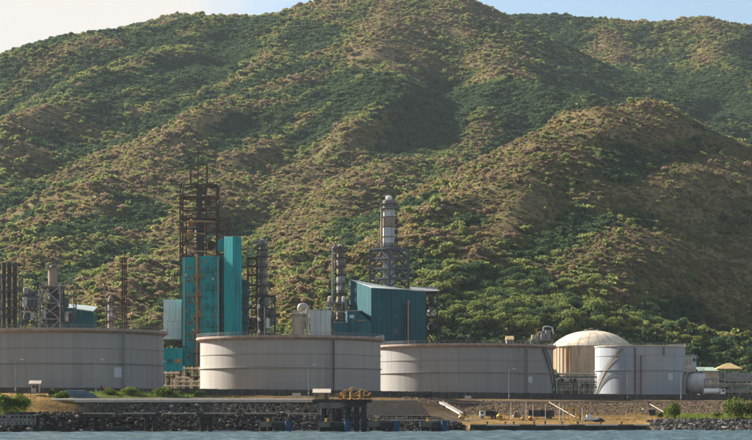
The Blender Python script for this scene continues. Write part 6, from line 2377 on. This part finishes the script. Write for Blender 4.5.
for (colw, band, mark), ts in clusters.items():
    ts.sort(key=lambda t: t[2])
    for k, t in enumerate(ts):
        if len(ts) == 1:
            lab = f"{colw} tree {band} above {mark}"
        else:
            lab = f"{colw} tree {band} above {mark}, {ORD[k]}from left"
            if k == 0:
                lab = f"{colw} tree {band} above {mark}, leftmost there"
        t[0]["label"] = lab
        t[0]["group"] = "single trees standing out on the hillside"

# shrubs on the shore
SHRUBS = [  # px, base py, Y, width px, height px, label
    (5, 415, 552, 26, 20, "tall green shrub at the photo's left edge above the riprap"), (20, 414, 554, 24, 17, "broad green shrub on the left bank next to the truss walkway"),
    (62, 404, 578, 17, 11, "olive shrub growing against the upturned blue hull"), (52, 397, 588, 8, 8, "small shrub right of the guard hut"),
    (110, 398, 600, 16, 7, "low green shrub below the gate posts"), (131, 397.5, 602, 20, 8, "low green shrub in front of the pipe fence"), (164, 398, 604, 34, 10, "wide bright green shrub before the cream pipework"),
    (196, 397, 612, 22, 6, "flat green shrub at the left foot of the warm grey tank"),
    (673, 421, 606, 21, 18, "round green shrub standing alone on the right shore"), (737, 420, 604, 30, 20, "big green shrub by the rocks at the right edge"), (753, 419, 602, 18, 19, "green shrub cut off by the photo's right edge"),
    (717, 418, 614, 12, 6, "small low shrub left of the big right shrub"), (660, 419, 616, 8, 7, "dry little shrub left of the round green shrub"),
]
SHRUB_ME = [crown_mesh(f"shrub_{v}", L_BUSH, 700 + v, 1.0, 1.2, [8, 11][v], 1500, .075, base=.0) for v in range(2)]
for k, (px, pyb, Y, w, h, lab) in enumerate(SHRUBS):
    x = wx(px, Y)
    z = shore_z(x, Y)
    root = bpy.data.objects.new("shrub", None); COL.objects.link(root)
    root.location = (x, Y, z - .15)
    r = w / F_PX * Y / 2
    hh = max(h / F_PX * Y, wz(pyb - h, Y) - z)
    root.scale = (r, r, max(.6, hh / 1.15))
    root.rotation_euler = (0, 0, k * 1.3)
    tag(root, lab, "shrub", "shrubs on the shore")
    c = bpy.data.objects.new("foliage", SHRUB_ME[k % 2]); COL.objects.link(c); c.parent = root
    s = bpy.data.objects.new("stem", TRUNKS[k % 3]); COL.objects.link(s); s.parent = root
    s.scale = (.7, .7, .55)

# ------------------------------------------------------------------ the air
def haze_box():
    mb = MB().box(-1100, 1100, -40, 3600, -2.0, 640)
    m, n, l = new_mat("air")
    out = n.new("ShaderNodeOutputMaterial")
    v = n.new("ShaderNodeVolumePrincipled")
    v.inputs["Color"].default_value = (.74, .88, 1.0, 1)
    v.inputs["Density"].default_value = 0.00002
    v.inputs["Anisotropy"].default_value = 0.2
    l.new(v.outputs["Volume"], out.inputs["Volume"])
    o = mb.build("haze", m)
    tag(o, "thin bluish haze over the bay and hills", "haze", kind="stuff")
    return o


haze_box()
